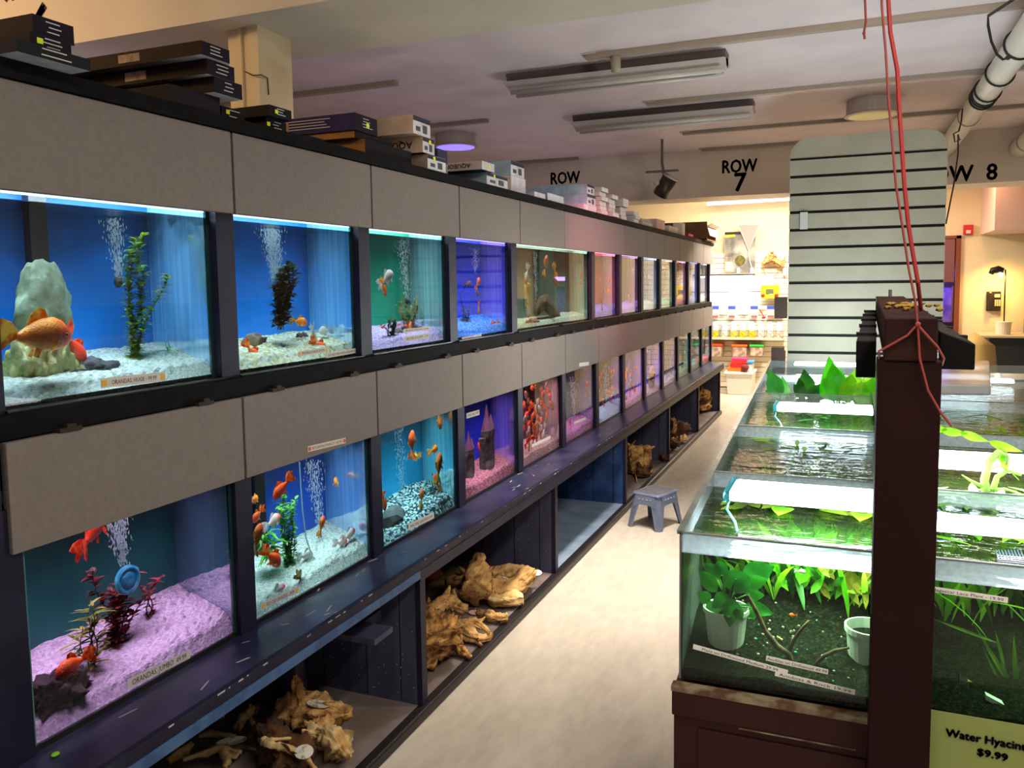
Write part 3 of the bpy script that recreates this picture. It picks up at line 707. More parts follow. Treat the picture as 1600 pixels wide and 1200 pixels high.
def rock(key, px, py, dep, r, m, label, name='rock', nz=.35, seed=1, nf=1.6, sub=4, squash=None, zf=None):
    T = TANKS[key]; p = TP(key, px, py, dep)
    if zf is not None: p.z = zf
    p.x = max(min(p.x, T['Xf']-r[0]*1.15-.004), T['Xf']-T['dp']+r[0]*1.15)
    b = MB(); b.blob(p, r, sub, nz, nf, seed, squash)
    for q in b.v: q.x = max(min(q.x, T['Xf']-.006), T['Xf']-T['dp']+.004); q.y = max(min(q.y, T['yb']-.01), T['ya']+.01); q.z = max(q.z, T['za']+.004)
    return tag(b.build(name, m, sm=True), label+' in '+T['desc'], 'rock' if name == 'rock' else 'ornament')
leafA = mat_leaf('leaf_green', (60, 120, 20), (150, 160, 40), 30)
leafB = mat_leaf('leaf_dark', (20, 34, 24), (40, 60, 34), 20, tl=.15)
leafC = mat_leaf('leaf_bright', (40, 140, 30), (90, 190, 50), 10)
leafR = mat_leaf('leaf_red', (130, 16, 34), (70, 34, 22), 20)
leafO = mat_leaf('leaf_olive', (92, 104, 34), (170, 150, 60), 20)
rockG = M('rock_grey_green', (130, 144, 118), .8, rgb2=(92, 96, 70), scale=14, bump=.8)
rockY = M('rock_mossy', (126, 128, 66), .85, rgb2=(176, 170, 120), scale=18, bump=1.)
lava = M('lava_rock', (20, 20, 26), .9, rgb2=(44, 40, 46), scale=30, bump=1.)
lavaR = M('lava_red', (52, 8, 20), .9, rgb2=(30, 4, 14), scale=40, bump=1.)
brownr = M('rock_brown', (70, 52, 30), .8, rgb2=(96, 78, 50), scale=20, bump=.8)
greyr = M('rock_grey', (88, 92, 84), .8, rgb2=(120, 122, 110), scale=16, bump=.8)
K = ('u', -1)
bubbles(K, 185, 440, 178, 322, .035, 420, .28)
sprig(K, 207, 575, 362, .2, .13, 5, .028, .014, leafA, 'tall bushy green plant with small leaves', dens=70, seed=3, lean=.03)
sprig(K, 262, 578, 528, .2, .03, 3, .05, .012, leafC, 'little light green plant', dens=10, seed=5)
rock(K, 70, 490, .26, (.05, .075, .13), rockG, 'tall rounded pale stone', seed=4, nz=.25)
b = MB()
for i, (px, py, rx, rz) in enumerate([(30, 560, .04, .09), (52, 556, .04, .1), (74, 548, .045, .11), (96, 556, .04, .09), (112, 566, .03, .06), (40, 590, .04, .05), (84, 596, .05, .05)]):
    p = TP(K, px, py, .17); b.blob((p.x, p.y, p.z-.03), (.045, rx*.8, rz*.8), 4, .35, 1.9, i+2)
tag(b.build('rock', rockY, sm=True), 'upright ridged yellow-green rock formation below the tall stone', 'rock')
rock(K, 145, 592, .16, (.06, .1, .045), lava, 'low black lava rock', seed=8, nz=.4)
T = TANKS[K]
strip(T['t'], at_x(158, 599, -.067), at_x(258, 588, -.067), (1, 0, 0), .025, 'ORANDAS, HUGE - 99.99', dots=M('dot_yellow', (214, 170, 30)), tw=.7)
K = ('u', 0)
bubbles(K, 433, 462, 424, 345, .05, 1500, .2)
sprig(K, 438, 515, 408, .16, .07, 6, .05, .03, leafB, 'broad leafy blackish plant leaning right', dens=34, seed=9, lean=.06, z0=TP(K, 438, 515, .16).z, whorl=3)
rock(K, 398, 540, .24, (.04, .06, .04), brownr, 'brown rock', seed=3)
rock(K, 425, 556, .22, (.05, .09, .03), greyr, 'wide grey flat rock', seed=5)
rock(K, 473, 540, .24, (.04, .045, .045), lava, 'dark round rock', seed=6)
T = TANKS[K]
strip(T['t'], at_x(466, 553, -.067), at_x(512, 546, -.067), (1, 0, 0), .018, 'PEARLSCALE 29.99', dots=M('dot_yellow', (214, 170, 30)), tw=.75)
strip(T['t'], at_x(509, 556, -.067), at_x(560, 547, -.067), (1, 0, 0), .018, 'DO NOT MIX WITH GOLDFISH 29')
K = ('u', 1)
bubbles(K, 636, 470, 628, 368, .06, 380, .2)
rock(K, 622, 526, .16, (.035, .05, .035), M('log_bark', (58, 44, 40), .9, rgb2=(36, 28, 26), scale=20, bump=.8), 'short dark log with moss on it', 'log_ornament', seed=4, nz=.15)
sprig(K, 640, 520, 462, .22, .12, 9, .03, .01, leafO, 'olive branching plant behind the log', dens=60, seed=12)
sprig(K, 612, 535, 495, .12, .06, 7, .018, .012, mat_leaf('leaf_moss', (44, 84, 30), (96, 110, 50), 30), 'low clump of moss at the left', dens=120, seed=13)
sprig(K, 664, 520, 478, .24, .04, 4, .03, .018, leafC, 'light green sprig at the right', dens=16, seed=14)
b = MB()
for px, py in ((624, 507), (612, 510), (598, 511), (634, 509)):
    p = TP(K, px, py, .12); b.blob(p, (.011, .011, .006), 2, .3)
tag(b.build('flower_garland', M('flower_red', (214, 36, 40), .6)), 'string of small red flowers across '+TANKS[K]['desc'], 'ornament')
T = TANKS[K]
strip(T['t'], at_x(631, 517, -.067), at_x(672, 513, -.067), (1, 0, 0), .016, 'BLACK MOORS 19.99')
strip(T['t'], at_x(632, 530, -.067), at_x(671, 524, -.067), (1, 0, 0), .022, 'FAN TAIL GOLDFISH  12.99')
K = ('u', 2)
bubbles(K, 743, 428, 742, 388, .05, 200, .2, False)
sprig(K, 730, 525, 452, .26, .1, 6, .035, .012, mat_leaf('leaf_navy', (24, 18, 60), (40, 30, 90), 20), 'dark feathery bush', dens=30, seed=21)
rock(K, 727, 520, .2, (.05, .07, .05), lava, 'dark rounded rock at the left', seed=9)
strip(TANKS[K]['t'], at_x(722, 529, -.067), at_x(752, 524, -.067), (1, 0, 0), .012, 'LIONHEAD 24.99')
K = ('u', 3)
bubbles(K, 838, 480, 836, 392, .04, 240, .25, False)
b = MB(); p = TP(K, 848, 487, .2); q = TP(K, 872, 505, .2)
b.tube([p+Vector((0, -.12, .0)), p+Vector((0, -.04, .05)), p+Vector((0, .06, .06)), q+Vector((0, 0, .03)), q+Vector((0, .06, -.03))], [.03, .05, .055, .045, .02], 12, nz=.02, nf=12)
tag(b.build('bent_log', brownr, sm=True), 'dark brown arched log in the double-width clear tank', 'log')
b = MB(); p = TP(K, 824, 462, .12); b.lathe((p.x, p.y, p.z-.07), [(.02, 0), (.03, .01), (.03, .06), (.035, .11), (.038, .14), (.01, .15)], 14)
tag(b.build('amphora_ornament', M('amphora', (216, 190, 96), .5), sm=True), 'yellowish jar ornament at the left end of the double-width tank', 'ornament')
b = MB(); b.box(-.43, -.08, KY(4)-.004, KY(4)+.004, 1.37, 1.84); b.build('glass_brace', M('tank_divider', (90, 110, 104), .3, alpha=.25), TANKS[K]['t'])
rock(K, 832, 505, .1, (.04, .1, .03), M('pebble_pink', (170, 110, 90), .8), 'pinkish pebble mound', seed=2)
K = ('u', 5)
sprig(K, 941, 505, 435, .1, .06, 5, .03, .014, mat_leaf('leaf_flower', (40, 90, 30), (230, 90, 20), 40, tl=.3), 'tall plant with orange and yellow flowers', dens=30, seed=31)
rock(K, 945, 500, .15, (.04, .06, .04), greyr, 'greyish ornament rock', seed=3)
K = ('u', 7); bubbles(K, 1010, 470, 1010, 402, .08, 260, .15, False)
sprig(K, 1020, 480, 466, .15, .05, 4, .03, .014, leafO, 'low yellow-green plant', dens=14, seed=33)
K = ('u', 8)
sprig(K, 1040, 412, 404, .1, .06, 3, .03, .02, leafO, 'floating yellow-green leaf clump', dens=30, seed=34, z0=1.79)
K = ('l', -1)
bubbles(K, 193, 885, 184, 812, .04, 420, .15, False)
p = TP(K, 200, 906, .14)
b = MB(); b.lathe((p.x, p.y, p.z), [(.036, -.012), (.040, -.008), (.040, .004), (.034, .008), (.030, .0075), (.026, .004), (.02, .008), (.012, .010), (.004, .010)], 24, axis='x')
tag(b.build('bubbler_disc', M('disc_blue', (30, 120, 160), .4, rgb2=(80, 170, 196), scale=30)), 'round pale blue bubbler disc hanging in the dark teal tank', 'ornament')
sprig(K, 178, 1015, 880, .2, .14, 7, .032, .018, leafR, 'branching dark red plant', dens=42, seed=41, lean=.03)
sprig(K, 232, 940, 890, .26, .05, 3, .024, .012, leafR, 'upper dark red sprig right of the disc', dens=16, seed=45)
sprig(K, 142, 1040, 940, .14, .06, 4, .06, .014, leafO, 'spiky olive plant left of the red one', dens=22, seed=42)
rock(K, 85, 1085, .1, (.06, .075, .05), lavaR, 'knobbly dark maroon lava rock', seed=12, nz=.55, nf=2.6)
rock(K, 238, 988, .26, (.03, .07, .02), lavaR, 'small dark maroon rock at the back right', seed=14, nz=.4)
T = TANKS[K]
strip(T['t'], at_x(199, 1070, -.027), at_x(297, 1021, -.027), (1, 0, 0), .026, 'ORANDAS, JUMBO  49.99', mat_label('clear_tape', (226, 220, 226)), ts=.6)
b = MB(); p = at_x(86, 1172, .04); b.blob((p.x, p.y, .5765), (.008, .01, .005), 2, .1)
tag(b.build('duckweed_leaf', M('duckweed', (120, 190, 30), .5)), 'tiny bright green leaf stuck on the navy ledge at the near corner', 'leaf')
K = ('l', 0)
bubbles(K, 505, 860, 488, 718, .05, 700, .22)
sprig(K, 424, 870, 822, .16, .06, 6, .05, .02, leafC, 'curly bright green bush', dens=16, seed=51, curl=.9, z0=TP(K, 424, 870, .16).z)
sprig(K, 452, 900, 772, .18, .1, 8, .026, .016, mat_leaf('leaf_mid', (50, 130, 20), (90, 160, 30), 14), 'tall rounded-leaf green plant', dens=34, seed=52)
b = MB(); b.tube([TP(K, *q, .12) for q in ((468, 722), (470, 760), (473, 800), (478, 840), (487, 868), (500, 882))], .003, 6)
tag(b.build('air_tube', M('tube_clear', (190, 220, 220), .3)), 'thin pale air tube curving down through the deep blue tank', 'tube')
T = TANKS[K]
t_ = MB(); add_text(t_, 'ORANDAS, FANCY  29.99', at_x(485, 898, -.027), at_x(529, 874, -.027), (1, 0, 0), .016); t_.build('lettering', INK, T['t'], label='thin black price lettering on the glass')
strip(T['t'], at_x(409, 948, -.027), at_x(466, 921, -.027), (1, 0, 0), .02, 'RED CAP ORANDAS - 29.99', mat_label('clear_tape', (226, 220, 226)), M('dot_yellow', (214, 170, 30)), tw=.76, ts=.6)
K = ('l', 1)
bubbles(K, 630, 800, 622, 650, .06, 420, .22, False)
p = TP(K, 612, 812, .14); b = MB(); b.blob(p, (.06, .11, .055), 2, .25, 1.2, 5)
for q in b.v: q.x = min(q.x, -.04); q.y = max(q.y, TANKS[K]['ya']+.012); q.z = max(q.z, .572)
tag(b.build('rock', M('slate', (62, 60, 54), .6, rgb2=(84, 82, 74), scale=9, bump=.4)), 'big slanting dark slate rock in the near corner of the cyan tank', 'rock')
sprig(K, 676, 790, 738, .2, .12, 6, .022, .012, leafB, 'dark branching plant', dens=22, seed=61)
strip(TANKS[K]['t'], at_x(638, 824, -.027), at_x(678, 805, -.027), (1, 0, 0), .028, 'FAN TAIL GOLDFISH 9.99', tw=.85)
K = ('l', 2)
strip(TANKS[K]['t'], at_x(729, 650, -.027), at_x(749, 644, -.027), (1, 0, 0), .026, 'FAN TAIL 9.99', tw=.8)
def castle(K, px, py, label, s=1.):
    p = TP(K, px, py, .2); T = TANKS[K]; z = floorz(K, .2)-.005
    t = thing('castle_ornament', (p.x, p.y, z), label, 'ornament')
    m = M('castle_stone', (58, 56, 44), .85, rgb2=(88, 80, 58), scale=30, bump=.8)
    b = MB(); b.lathe((p.x, p.y, z), [(.06*s, 0), (.055*s, .02), (.045*s, .05), (.042*s, .14*s), (.05*s, .15*s), (.05*s, .18*s)], 12); b.lathe((p.x, p.y-.05*s, z), [(.03*s, 0), (.028*s, .12*s), (.032*s, .125*s), (.032*s, .15*s)], 10); b.lathe((p.x, p.y+.045*s, z), [(.03*s, 0), (.026*s, .14*s), (.032*s, .15*s), (.032*s, .18*s)], 10)
    b.build('tower', m, t)
    b = MB(); b.lathe((p.x, p.y, z+.18*s), [(.045*s, 0), (.02*s, .06*s), (.001, .12*s)], 10); b.build('roof', M('castle_roof', (90, 44, 44), .7), t)
    b = MB(); b.lathe((p.x, p.y+.045*s, z+.18*s), [(.034*s, 0), (.014*s, .04*s), (.001, .07*s)], 10); b.build('roof', M('castle_roof', (90, 44, 44)), t)
castle(K, 762, 740, 'dark toy castle ornament on the salmon gravel', 1.15)
castle(K, 733, 735, 'second dark toy tower at the left side of the indigo tank', .8)
K = ('l', 3)
b = MB()
for i in range(5):
    p = TP(K, 826+i*6, 690, .12+.03*i); z = floorz(K, .15)
    b.tube([(p.x, p.y, z), (p.x+.01, p.y+.01, z+.1), (p.x, p.y+.02*i-.03, z+.2)], [.008, .006, .002], 6, nz=.01, nf=20)
tag(b.build('branch_ornament', M('coral_tan', (176, 130, 60), .7), sm=True), 'tan branching ornament among the crowd of red fish', 'ornament')
strip(TANKS[K]['t'], at_x(831, 697, -.027), at_x(860, 683, -.027), (1, 0, 0), .018, None)
K = ('l', 4); bubbles(K, 897, 660, 895, 588, .08, 320, .2, False); strip(TANKS[K]['t'], at_x(897, 661, -.027), at_x(915, 654, -.027), (1, 0, 0), .018, None)
K = ('l', 5); bubbles(K, 948, 640, 946, 570, .09, 420, .14, False)
sprig(K, 934, 640, 610, .2, .05, 3, .03, .01, leafR, 'dark reddish weed', dens=14, seed=70)
K = ('l', 6); bubbles(K, 982, 620, 983, 560, .06, 160, .2, False)
sprig(K, 984, 622, 585, .15, .07, 5, .03, .012, mat_leaf('leaf_pale', (180, 160, 150), (120, 140, 110), 20), 'pale feathery plant', dens=14, seed=71)
K = ('l', 7)
rock(K, 1018, 590, .15, (.08, .12, .11), M('round_rock', (120, 76, 60), .8, rgb2=(160, 110, 80), scale=16, bump=.8), 'large round brown rock', seed=5, nz=.15)
bubbles(K, 1015, 580, 1014, 548, .05, 120, .2, False)
K = ('l', 8)
b = MB()
for i in range(7):
    p = TP(K, 1040+i*1.6, 590, .08+.03*i); z = floorz(K, .15); x = p.x
    b.tube([(x, p.y, z), (x+.01, p.y-.02+.008*i, z+.09), (x, p.y-.05+.016*i, z+.17+.02*(i % 3))], [.009, .007, .003], 6, nz=.012, nf=20)
tag(b.build('branch_ornament', M('coral_pale', (206, 190, 190), .7), sm=True), 'pale branching ornament in the dark purple tank', 'ornament')
K = ('l', 9); bubbles(K, 1063, 580, 1062, 540, .05, 100, .2, False)
sprig(K, 1066, 575, 530, .18, .1, 6, .06, .01, mat_leaf('leaf_teal', (30, 90, 80), (60, 130, 110), 14), 'long-leafed teal-green plant', dens=12, seed=72)

# ------------------------------------------------------------------ fish
def mat_fish(name, head, body, belly, cap=None):
    if name in MATS: return MATS[name]
    m = bpy.data.materials.new(name); N, L = nodes(m); b = N['Principled BSDF']
    tc = N.new('ShaderNodeTexCoord'); sx = N.new('ShaderNodeSeparateXYZ'); L.new(tc.outputs['Object'], sx.inputs[0])
    def ramp(inp, a, c, c0, c1):
        r = N.new('ShaderNodeMapRange'); r.inputs[1].default_value = a; r.inputs[2].default_value = c; L.new(inp, r.inputs[0])
        mx = N.new('ShaderNodeMix'); mx.data_type = 'RGBA'; L.new(r.outputs[0], mx.inputs[0])
        for i, cc in ((6, c0), (7, c1)):
            if isinstance(cc, tuple): mx.inputs[i].default_value = lin(cc)
            else: L.new(cc, mx.inputs[i])
        return mx.outputs[2]
    nz = N.new('ShaderNodeTexNoise'); nz.inputs['Scale'].default_value = 7; L.new(tc.outputs['Object'], nz.inputs['Vector'])
    c = ramp(sx.outputs[2], -.16, .02, belly, body)
    c = ramp(sx.outputs[1], .12, .3, c, head)
    L.new(c, b.inputs['Base Color']); b.inputs['Roughness'].default_value = .35; b.inputs['Subsurface Weight'].default_value = .45; b.inputs['Subsurface Scale'].default_value = .04; b.inputs['Subsurface Radius'].default_value = (1, .6, .4)
    v = N.new('ShaderNodeTexVoronoi'); v.inputs['Scale'].default_value = 34; L.new(tc.outputs['Object'], v.inputs['Vector'])
    bp = N.new('ShaderNodeBump'); bp.inputs['Strength'].default_value = .25; bp.inputs['Distance'].default_value = .01; L.new(v.outputs['Distance'], bp.inputs['Height']); L.new(bp.outputs[0], b.inputs['Normal'])
    MATS[name] = m; return m
KINDS = {
 'gold': ('gold', (230, 84, 16), (230, 140, 26), (240, 190, 110)),
 'orange': ('orange', (226, 76, 14), (228, 92, 14), (240, 150, 70)),
 'red': ('red', (206, 36, 16), (216, 50, 18), (224, 100, 50)),
 'white': ('white', (232, 226, 222), (226, 224, 222), (240, 240, 240)),
 'cap': ('white red-capped', (214, 30, 26), (226, 224, 222), (240, 240, 240)),
 'calico': ('orange-and-white', (226, 96, 30), (230, 214, 204), (236, 230, 226)),
 'olive': ('olive', (84, 80, 40), (104, 98, 50), (170, 160, 110)),
 'dark': ('dark bronze', (84, 38, 30), (70, 34, 34), (120, 70, 50)),
 'silver': ('silvery', (160, 164, 150), (170, 176, 166), (220, 224, 214))}
PROTO = {}
def fish_body():
    b = MB(); seg = 14; n = 16
    prof = [(-.30, .035, .045), (-.26, .045, .055), (-.2, .06, .085), (-.1, .095, .14), (0, .125, .175), (.1, .14, .185), (.18, .14, .175), (.25, .13, .155), (.31, .115, .13), (.36, .09, .1), (.40, .06, .065), (.42, .03, .035)]
    vs = []
    for y, w, h in prof:
        for k in range(seg):
            a = 2*math.pi*k/seg; z = math.sin(a)*h*1.12; x = math.cos(a)*w*1.1
            if z > 0 and y > .15: z *= 1.12
            vs.append((x, y, z + .02*math.cos((y-.1)*6)))
    m_ = len(prof)
    fs = [(i*seg+k, (i+1)*seg+k, (i+1)*seg+(k+1) % seg, i*seg+(k+1) % seg) for i in range(m_-1) for k in range(seg)]
    fs += [tuple(range(seg)), tuple((m_-1)*seg+k for k in range(seg))[::-1]]
    return b.add(vs, fs)
def fin(pts, th=.006):
    b = MB(); n = len(pts); p = [Vector(q) for q in pts]
    b.add([q+Vector((th, 0, 0)) for q in p]+[q-Vector((th, 0, 0)) for q in p], [tuple(range(n)), tuple(range(2*n-1, n-1, -1))] + [(i, n+i, n+(i+1) % n, (i+1) % n) for i in range(n)])
    return b
def make_proto(kind, long=True):
    nm, h, bo, be = KINDS[kind]
    bm = mat_fish('fish_'+kind, h, bo, be)
    fm = mat_leaf('fin_'+kind, tuple(int(v*.95) for v in bo), tuple(min(255, int(v*1.1+20)) for v in be), 8, tl=.5)
    o = fish_body().build('goldfish', bm, None, sm=True); o.location = (0, 0, 0)
    for v in o.data.vertices: pass
    # recentre: build() moved the origin to the base; shift data back
    zmin = min(q.z for q in fish_body().v); 
    for v in o.data.vertices: v.co.z += zmin; v.co.y += (-.30+.42)/2
    for sgn in (-1, 1):
        pts = [(0, -.26, .03), (sgn*.05, -.38, .16), (sgn*.10, -.52, .2), (sgn*.12, -.66, .16), (sgn*.1, -.62, .06), (sgn*.07, -.55, .0), (sgn*.1, -.64, -.08), (sgn*.1, -.62, -.2), (sgn*.07, -.5, -.16), (sgn*.03, -.36, -.06), (0, -.26, -.02)]
        fin(pts, .004).build('tail_fin', fm, o)
    fin([(0, .12, .19), (0, .07, .32), (0, -.02, .34), (0, -.12, .25), (0, -.18, .13), (0, -.1, .12), (0, 0, .17)]).build('dorsal_fin', fm, o)
    for sgn in (-1, 1):
        fin([(sgn*.11, .18, -.05), (sgn*.2, .12, -.12), (sgn*.22, .04, -.2), (sgn*.14, .08, -.14)], .004).build('pectoral_fin', fm, o)
        fin([(sgn*.05, .02, -.14), (sgn*.09, -.06, -.26), (sgn*.07, -.12, -.24), (sgn*.04, -.06, -.13)], .004).build('pelvic_fin', fm, o)
        e = MB(); e.lathe((sgn*.118, .30, .02), [(.026, -.012), (.028, 0), (.018, .012), (.004, .016)] if sgn > 0 else [(.004, -.016), (.018, -.012), (.028, 0), (.026, .012)], 10, axis='x'); eo = e.build('eye', M('eye_pale', (214, 190, 120), .2), o, sm=True)
        e = MB(); e.lathe((sgn*.131, .30, .02), [(.014, -.004), (.014, .004)], 8, axis='x'); e.build('pupil', M('eye_black', (8, 8, 8), .15), eo)
    return o
FISHES = []
def fish(key, px, py, dep, L, yaw, pitch, kind, name='goldfish'):
    T = TANKS[key]; p = TP(key, px, py, dep)
    hw = L*.5*abs(math.cos(math.radians(yaw)))+.012
    p.y = min(max(p.y, T['ya']+hw*.8+.01), T['yb']-hw*.8-.01)
    hx = L*(.16+.4*abs(math.sin(math.radians(yaw))))
    p.x = max(min(p.x, T['Xf']-hx-.006), T['Xf']-T['dp']+hx+.005)
    p.z = min(p.z, T['zw']-L*.3*(1 if key[0] == 'u' else .2))
    if kind not in PROTO: PROTO[kind] = make_proto(kind); o = PROTO[kind]
    else: o = copy_tree(PROTO[kind])
    o.rotation_euler = (math.radians(pitch), 0, math.radians(yaw)); o.location = p; o.scale = (L, L, L)
    FISHES.append((key, KINDS[kind][0], p.z, L, o))
FL = {
 ('u', -1): [(62, 525, .06, .20, 0, -4, 'gold'), (117, 548, .16, .13, 25, -55, 'red')],
 ('u', 0): [(469, 503, .2, .08, -30, -10, 'gold'), (490, 525, .12, .08, 30, -60, 'white'), (500, 541, .1, .09, -10, -30, 'orange'), (395, 552, .1, .085, -20, -50, 'orange'), (547, 513, .18, .08, 180, 0, 'white')],
 ('u', 1): [(605, 434, .1, .12, 0, 25, 'white'), (600, 451, .08, .08, 10, -60, 'gold'), (641, 514, .2, .08, 0, 80, 'gold')],
 ('u', 2): [(732, 444, .2, .07, -20, 10, 'dark'), (747, 442, .15, .09, 20, 40, 'orange'), (747, 460, .16, .06, 30, -20, 'dark'), (748, 483, .12, .07, 70, -80, 'orange'), (769, 511, .08, .09, 20, 70, 'red'), (787, 505, .08, .08, 0, 0, 'orange')],
 ('u', 3): [(853, 412, .18, .14, 0, 65, 'gold'), (868, 433, .15, .16, 10, -65, 'gold'), (823, 432, .08, .13, 180, -70, 'calico'), (915, 433, .1, .09, 0, 80, 'red'), (825, 484, .08, .12, 10, -80, 'calico')],
 ('u', 5): [(952, 439, .06, .1, 30, 60, 'orange'), (950, 455, .12, .1, 60, 10, 'orange')],
 ('u', 6): [(984, 455, .1, .1, 0, 60, 'orange'), (990, 423, .1, .08, 0, -10, 'calico')],
 ('u', 7): [(1016, 446, .1, .1, 0, 30, 'silver'), (1014, 432, .16, .08, 180, 10, 'white')],
 ('u', 8): [(1041, 430, .06, .12, 0, -45, 'white'), (1036, 420, .12, .1, 180, 0, 'white'), (1039, 455, .12, .1, 0, 30, 'calico')],
 ('u', 9): [(1062, 444, .06, .15, 0, -60, 'white'), (1066, 432, .1, .12, 20, 60, 'calico'), (1070, 455, .12, .1, 0, 10, 'white')],
 ('l', -1): [(112, 1040, .08, .105, 180, -6, 'orange'), (145, 828, .1, .14, 30, 30, 'red')],
 ('l', 0): [(440, 764, .05, .105, 170, -35, 'orange'), (398, 780, .1, .06, 30, -10, 'gold'), (402, 806, .08, .075, 200, -20, 'orange'), (403, 838, .04, .1, 15, 60, 'gold'), (427, 814, .14, .09, 0, 12, 'calico'), (503, 819, .06, .075, 15, 55, 'gold'), (525, 753, .2, .07, 60, 10, 'gold'),
           (552, 832, .1, .09, 0, 12, 'cap'), (534, 847, .1, .085, 0, -12, 'calico'), (526, 865, .12, .07, 60, 50, 'white'), (479, 868, .14, .085, 0, -10, 'silver'), (427, 873, .06, .11, 0, -45, 'orange'), (474, 911, .05, .1, 10, -50, 'olive'), (434, 926, .06, .1, 0, 8, 'cap')],
 ('l', 1): [(644, 690, .12, .12, 0, 85, 'orange'), (650, 714, .14, .08, 90, -10, 'gold'), (678, 703, .1, .09, 0, 5, 'gold'), (686, 727, .05, .14, 10, 75, 'gold'), (682, 752, .08, .1, 180, 60, 'gold'), (659, 775, .08, .08, 0, 80, 'gold'), (694, 655, .1, .1, 0, -80, 'orange'), (600, 786, .1, .08, 0, -80, 'orange')],
 ('l', 2): [(748, 697, .14, .06, 60, 30, 'red')],
 ('l', 4): [(917, 606, .06, .12, 10, 70, 'red'), (891, 660, .12, .07, 60, 60, 'red')],
 ('l', 7): [(1025, 552, .08, .12, 0, 60, 'orange'), (1010, 548, .1, .08, 180, 0, 'white'), (1013, 565, .08, .1, 30, -40, 'orange'), (1022, 585, .05, .11, 60, 10, 'orange'), (1008, 605, .06, .08, 0, 40, 'gold')],
 ('l', 8): [(1042, 547, .1, .06, 0, 0, 'red'), (1050, 552, .08, .06, 180, 20, 'red')],
 ('l', 9): [(1060, 545, .1, .09, 0, 20, 'silver'), (1067, 535, .1, .08, 180, 0, 'silver'), (1064, 560, .1, .08, 0, -40, 'silver'), (1070, 552, .12, .09, 20, 60, 'white')],
 ('l', 10): [(1082, 535, .1, .1, 0, 40, 'silver'), (1080, 555, .1, .08, 180, 0, 'silver')],
 ('l', 11): [(1100, 535, .1, .1, 0, 60, 'white'), (1104, 550, .1, .08, 30, 20, 'silver')],
}
rnd = random.Random(4)
FL[('l', 3)] = []
for px, py, k in [(832, 606, 'orange'), (822, 618, 'calico'), (818, 633, 'orange'), (829, 632, 'orange'), (840, 628, 'calico'), (836, 642, 'gold'), (823, 648, 'red'), (843, 640, 'white'), (820, 657, 'white'), (827, 662, 'red'), (832, 652, 'orange'), (838, 663, 'orange'), (845, 660, 'red'), (826, 672, 'calico'), (834, 672, 'red'),
                  (845, 668, 'calico'), (834, 684, 'orange'), (842, 655, 'orange'), (853, 605, 'calico'), (858, 614, 'red'), (862, 622, 'red'), (854, 632, 'red'), (866, 634, 'orange'), (860, 645, 'red'), (849, 618, 'red'), (818, 668, 'red'), (824, 690, 'red'), (850, 676, 'white'), (828, 682, 'orange'), (864, 608, 'orange')]:
    FL[('l', 3)].append((px, py, rnd.uniform(.05, .28), rnd.uniform(.075, .1), rnd.choice([0, 20, -20, 180, 160]), rnd.uniform(-75, 75), k))
FL[('l', 5)] = [(px, py, rnd.uniform(.04, .2), rnd.uniform(.08, .1), rnd.choice([0, 15, 180]), rnd.uniform(-70, 70), k) for px, py, k in [(933, 584, 'white'), (939, 587, 'orange'), (956, 588, 'orange'), (959, 582, 'orange'), (951, 600, 'orange'), (961, 605, 'orange'), (937, 598, 'red'), (936, 615, 'red'), (951, 614, 'orange'), (956, 621, 'gold'), (942, 628, 'red')]]
FL[('l', 6)] = [(px, py, rnd.uniform(.04, .2), rnd.uniform(.08, .11), rnd.choice([0, 15, 180]), rnd.uniform(-70, 70), k) for px, py, k in [(973, 588, 'orange'), (978, 585, 'orange'), (986, 582, 'gold'), (993, 576, 'orange'), (979, 594, 'orange'), (985, 598, 'white'), (996, 588, 'orange'), (991, 608, 'orange'), (979, 622, 'white'), (976, 600, 'orange')]]
for key, lst in FL.items():
    for f in lst: fish(key, *f)
ORD = ['uppermost', 'second highest', 'third highest', 'fourth from the top', 'fifth from the top', 'sixth from the top', 'seventh from the top', 'eighth from the top', 'ninth from the top', 'tenth from the top', 'eleventh from the top', 'twelfth from the top']
from collections import defaultdict
grp = defaultdict(list)
for f in FISHES: grp[(f[0], f[1])].append(f)
for (key, cn), fs in grp.items():
    fs.sort(key=lambda f: -f[2])
    d = TANKS[key]['desc']
    for i, f in enumerate(fs):
        lab = ('%s goldfish swimming in %s' % (cn, d)) if len(fs) == 1 else ('%s goldfish in %s, %s' % (cn, d, ORD[i]))
        tag(f[4], lab, 'fish', 'goldfish in '+d)

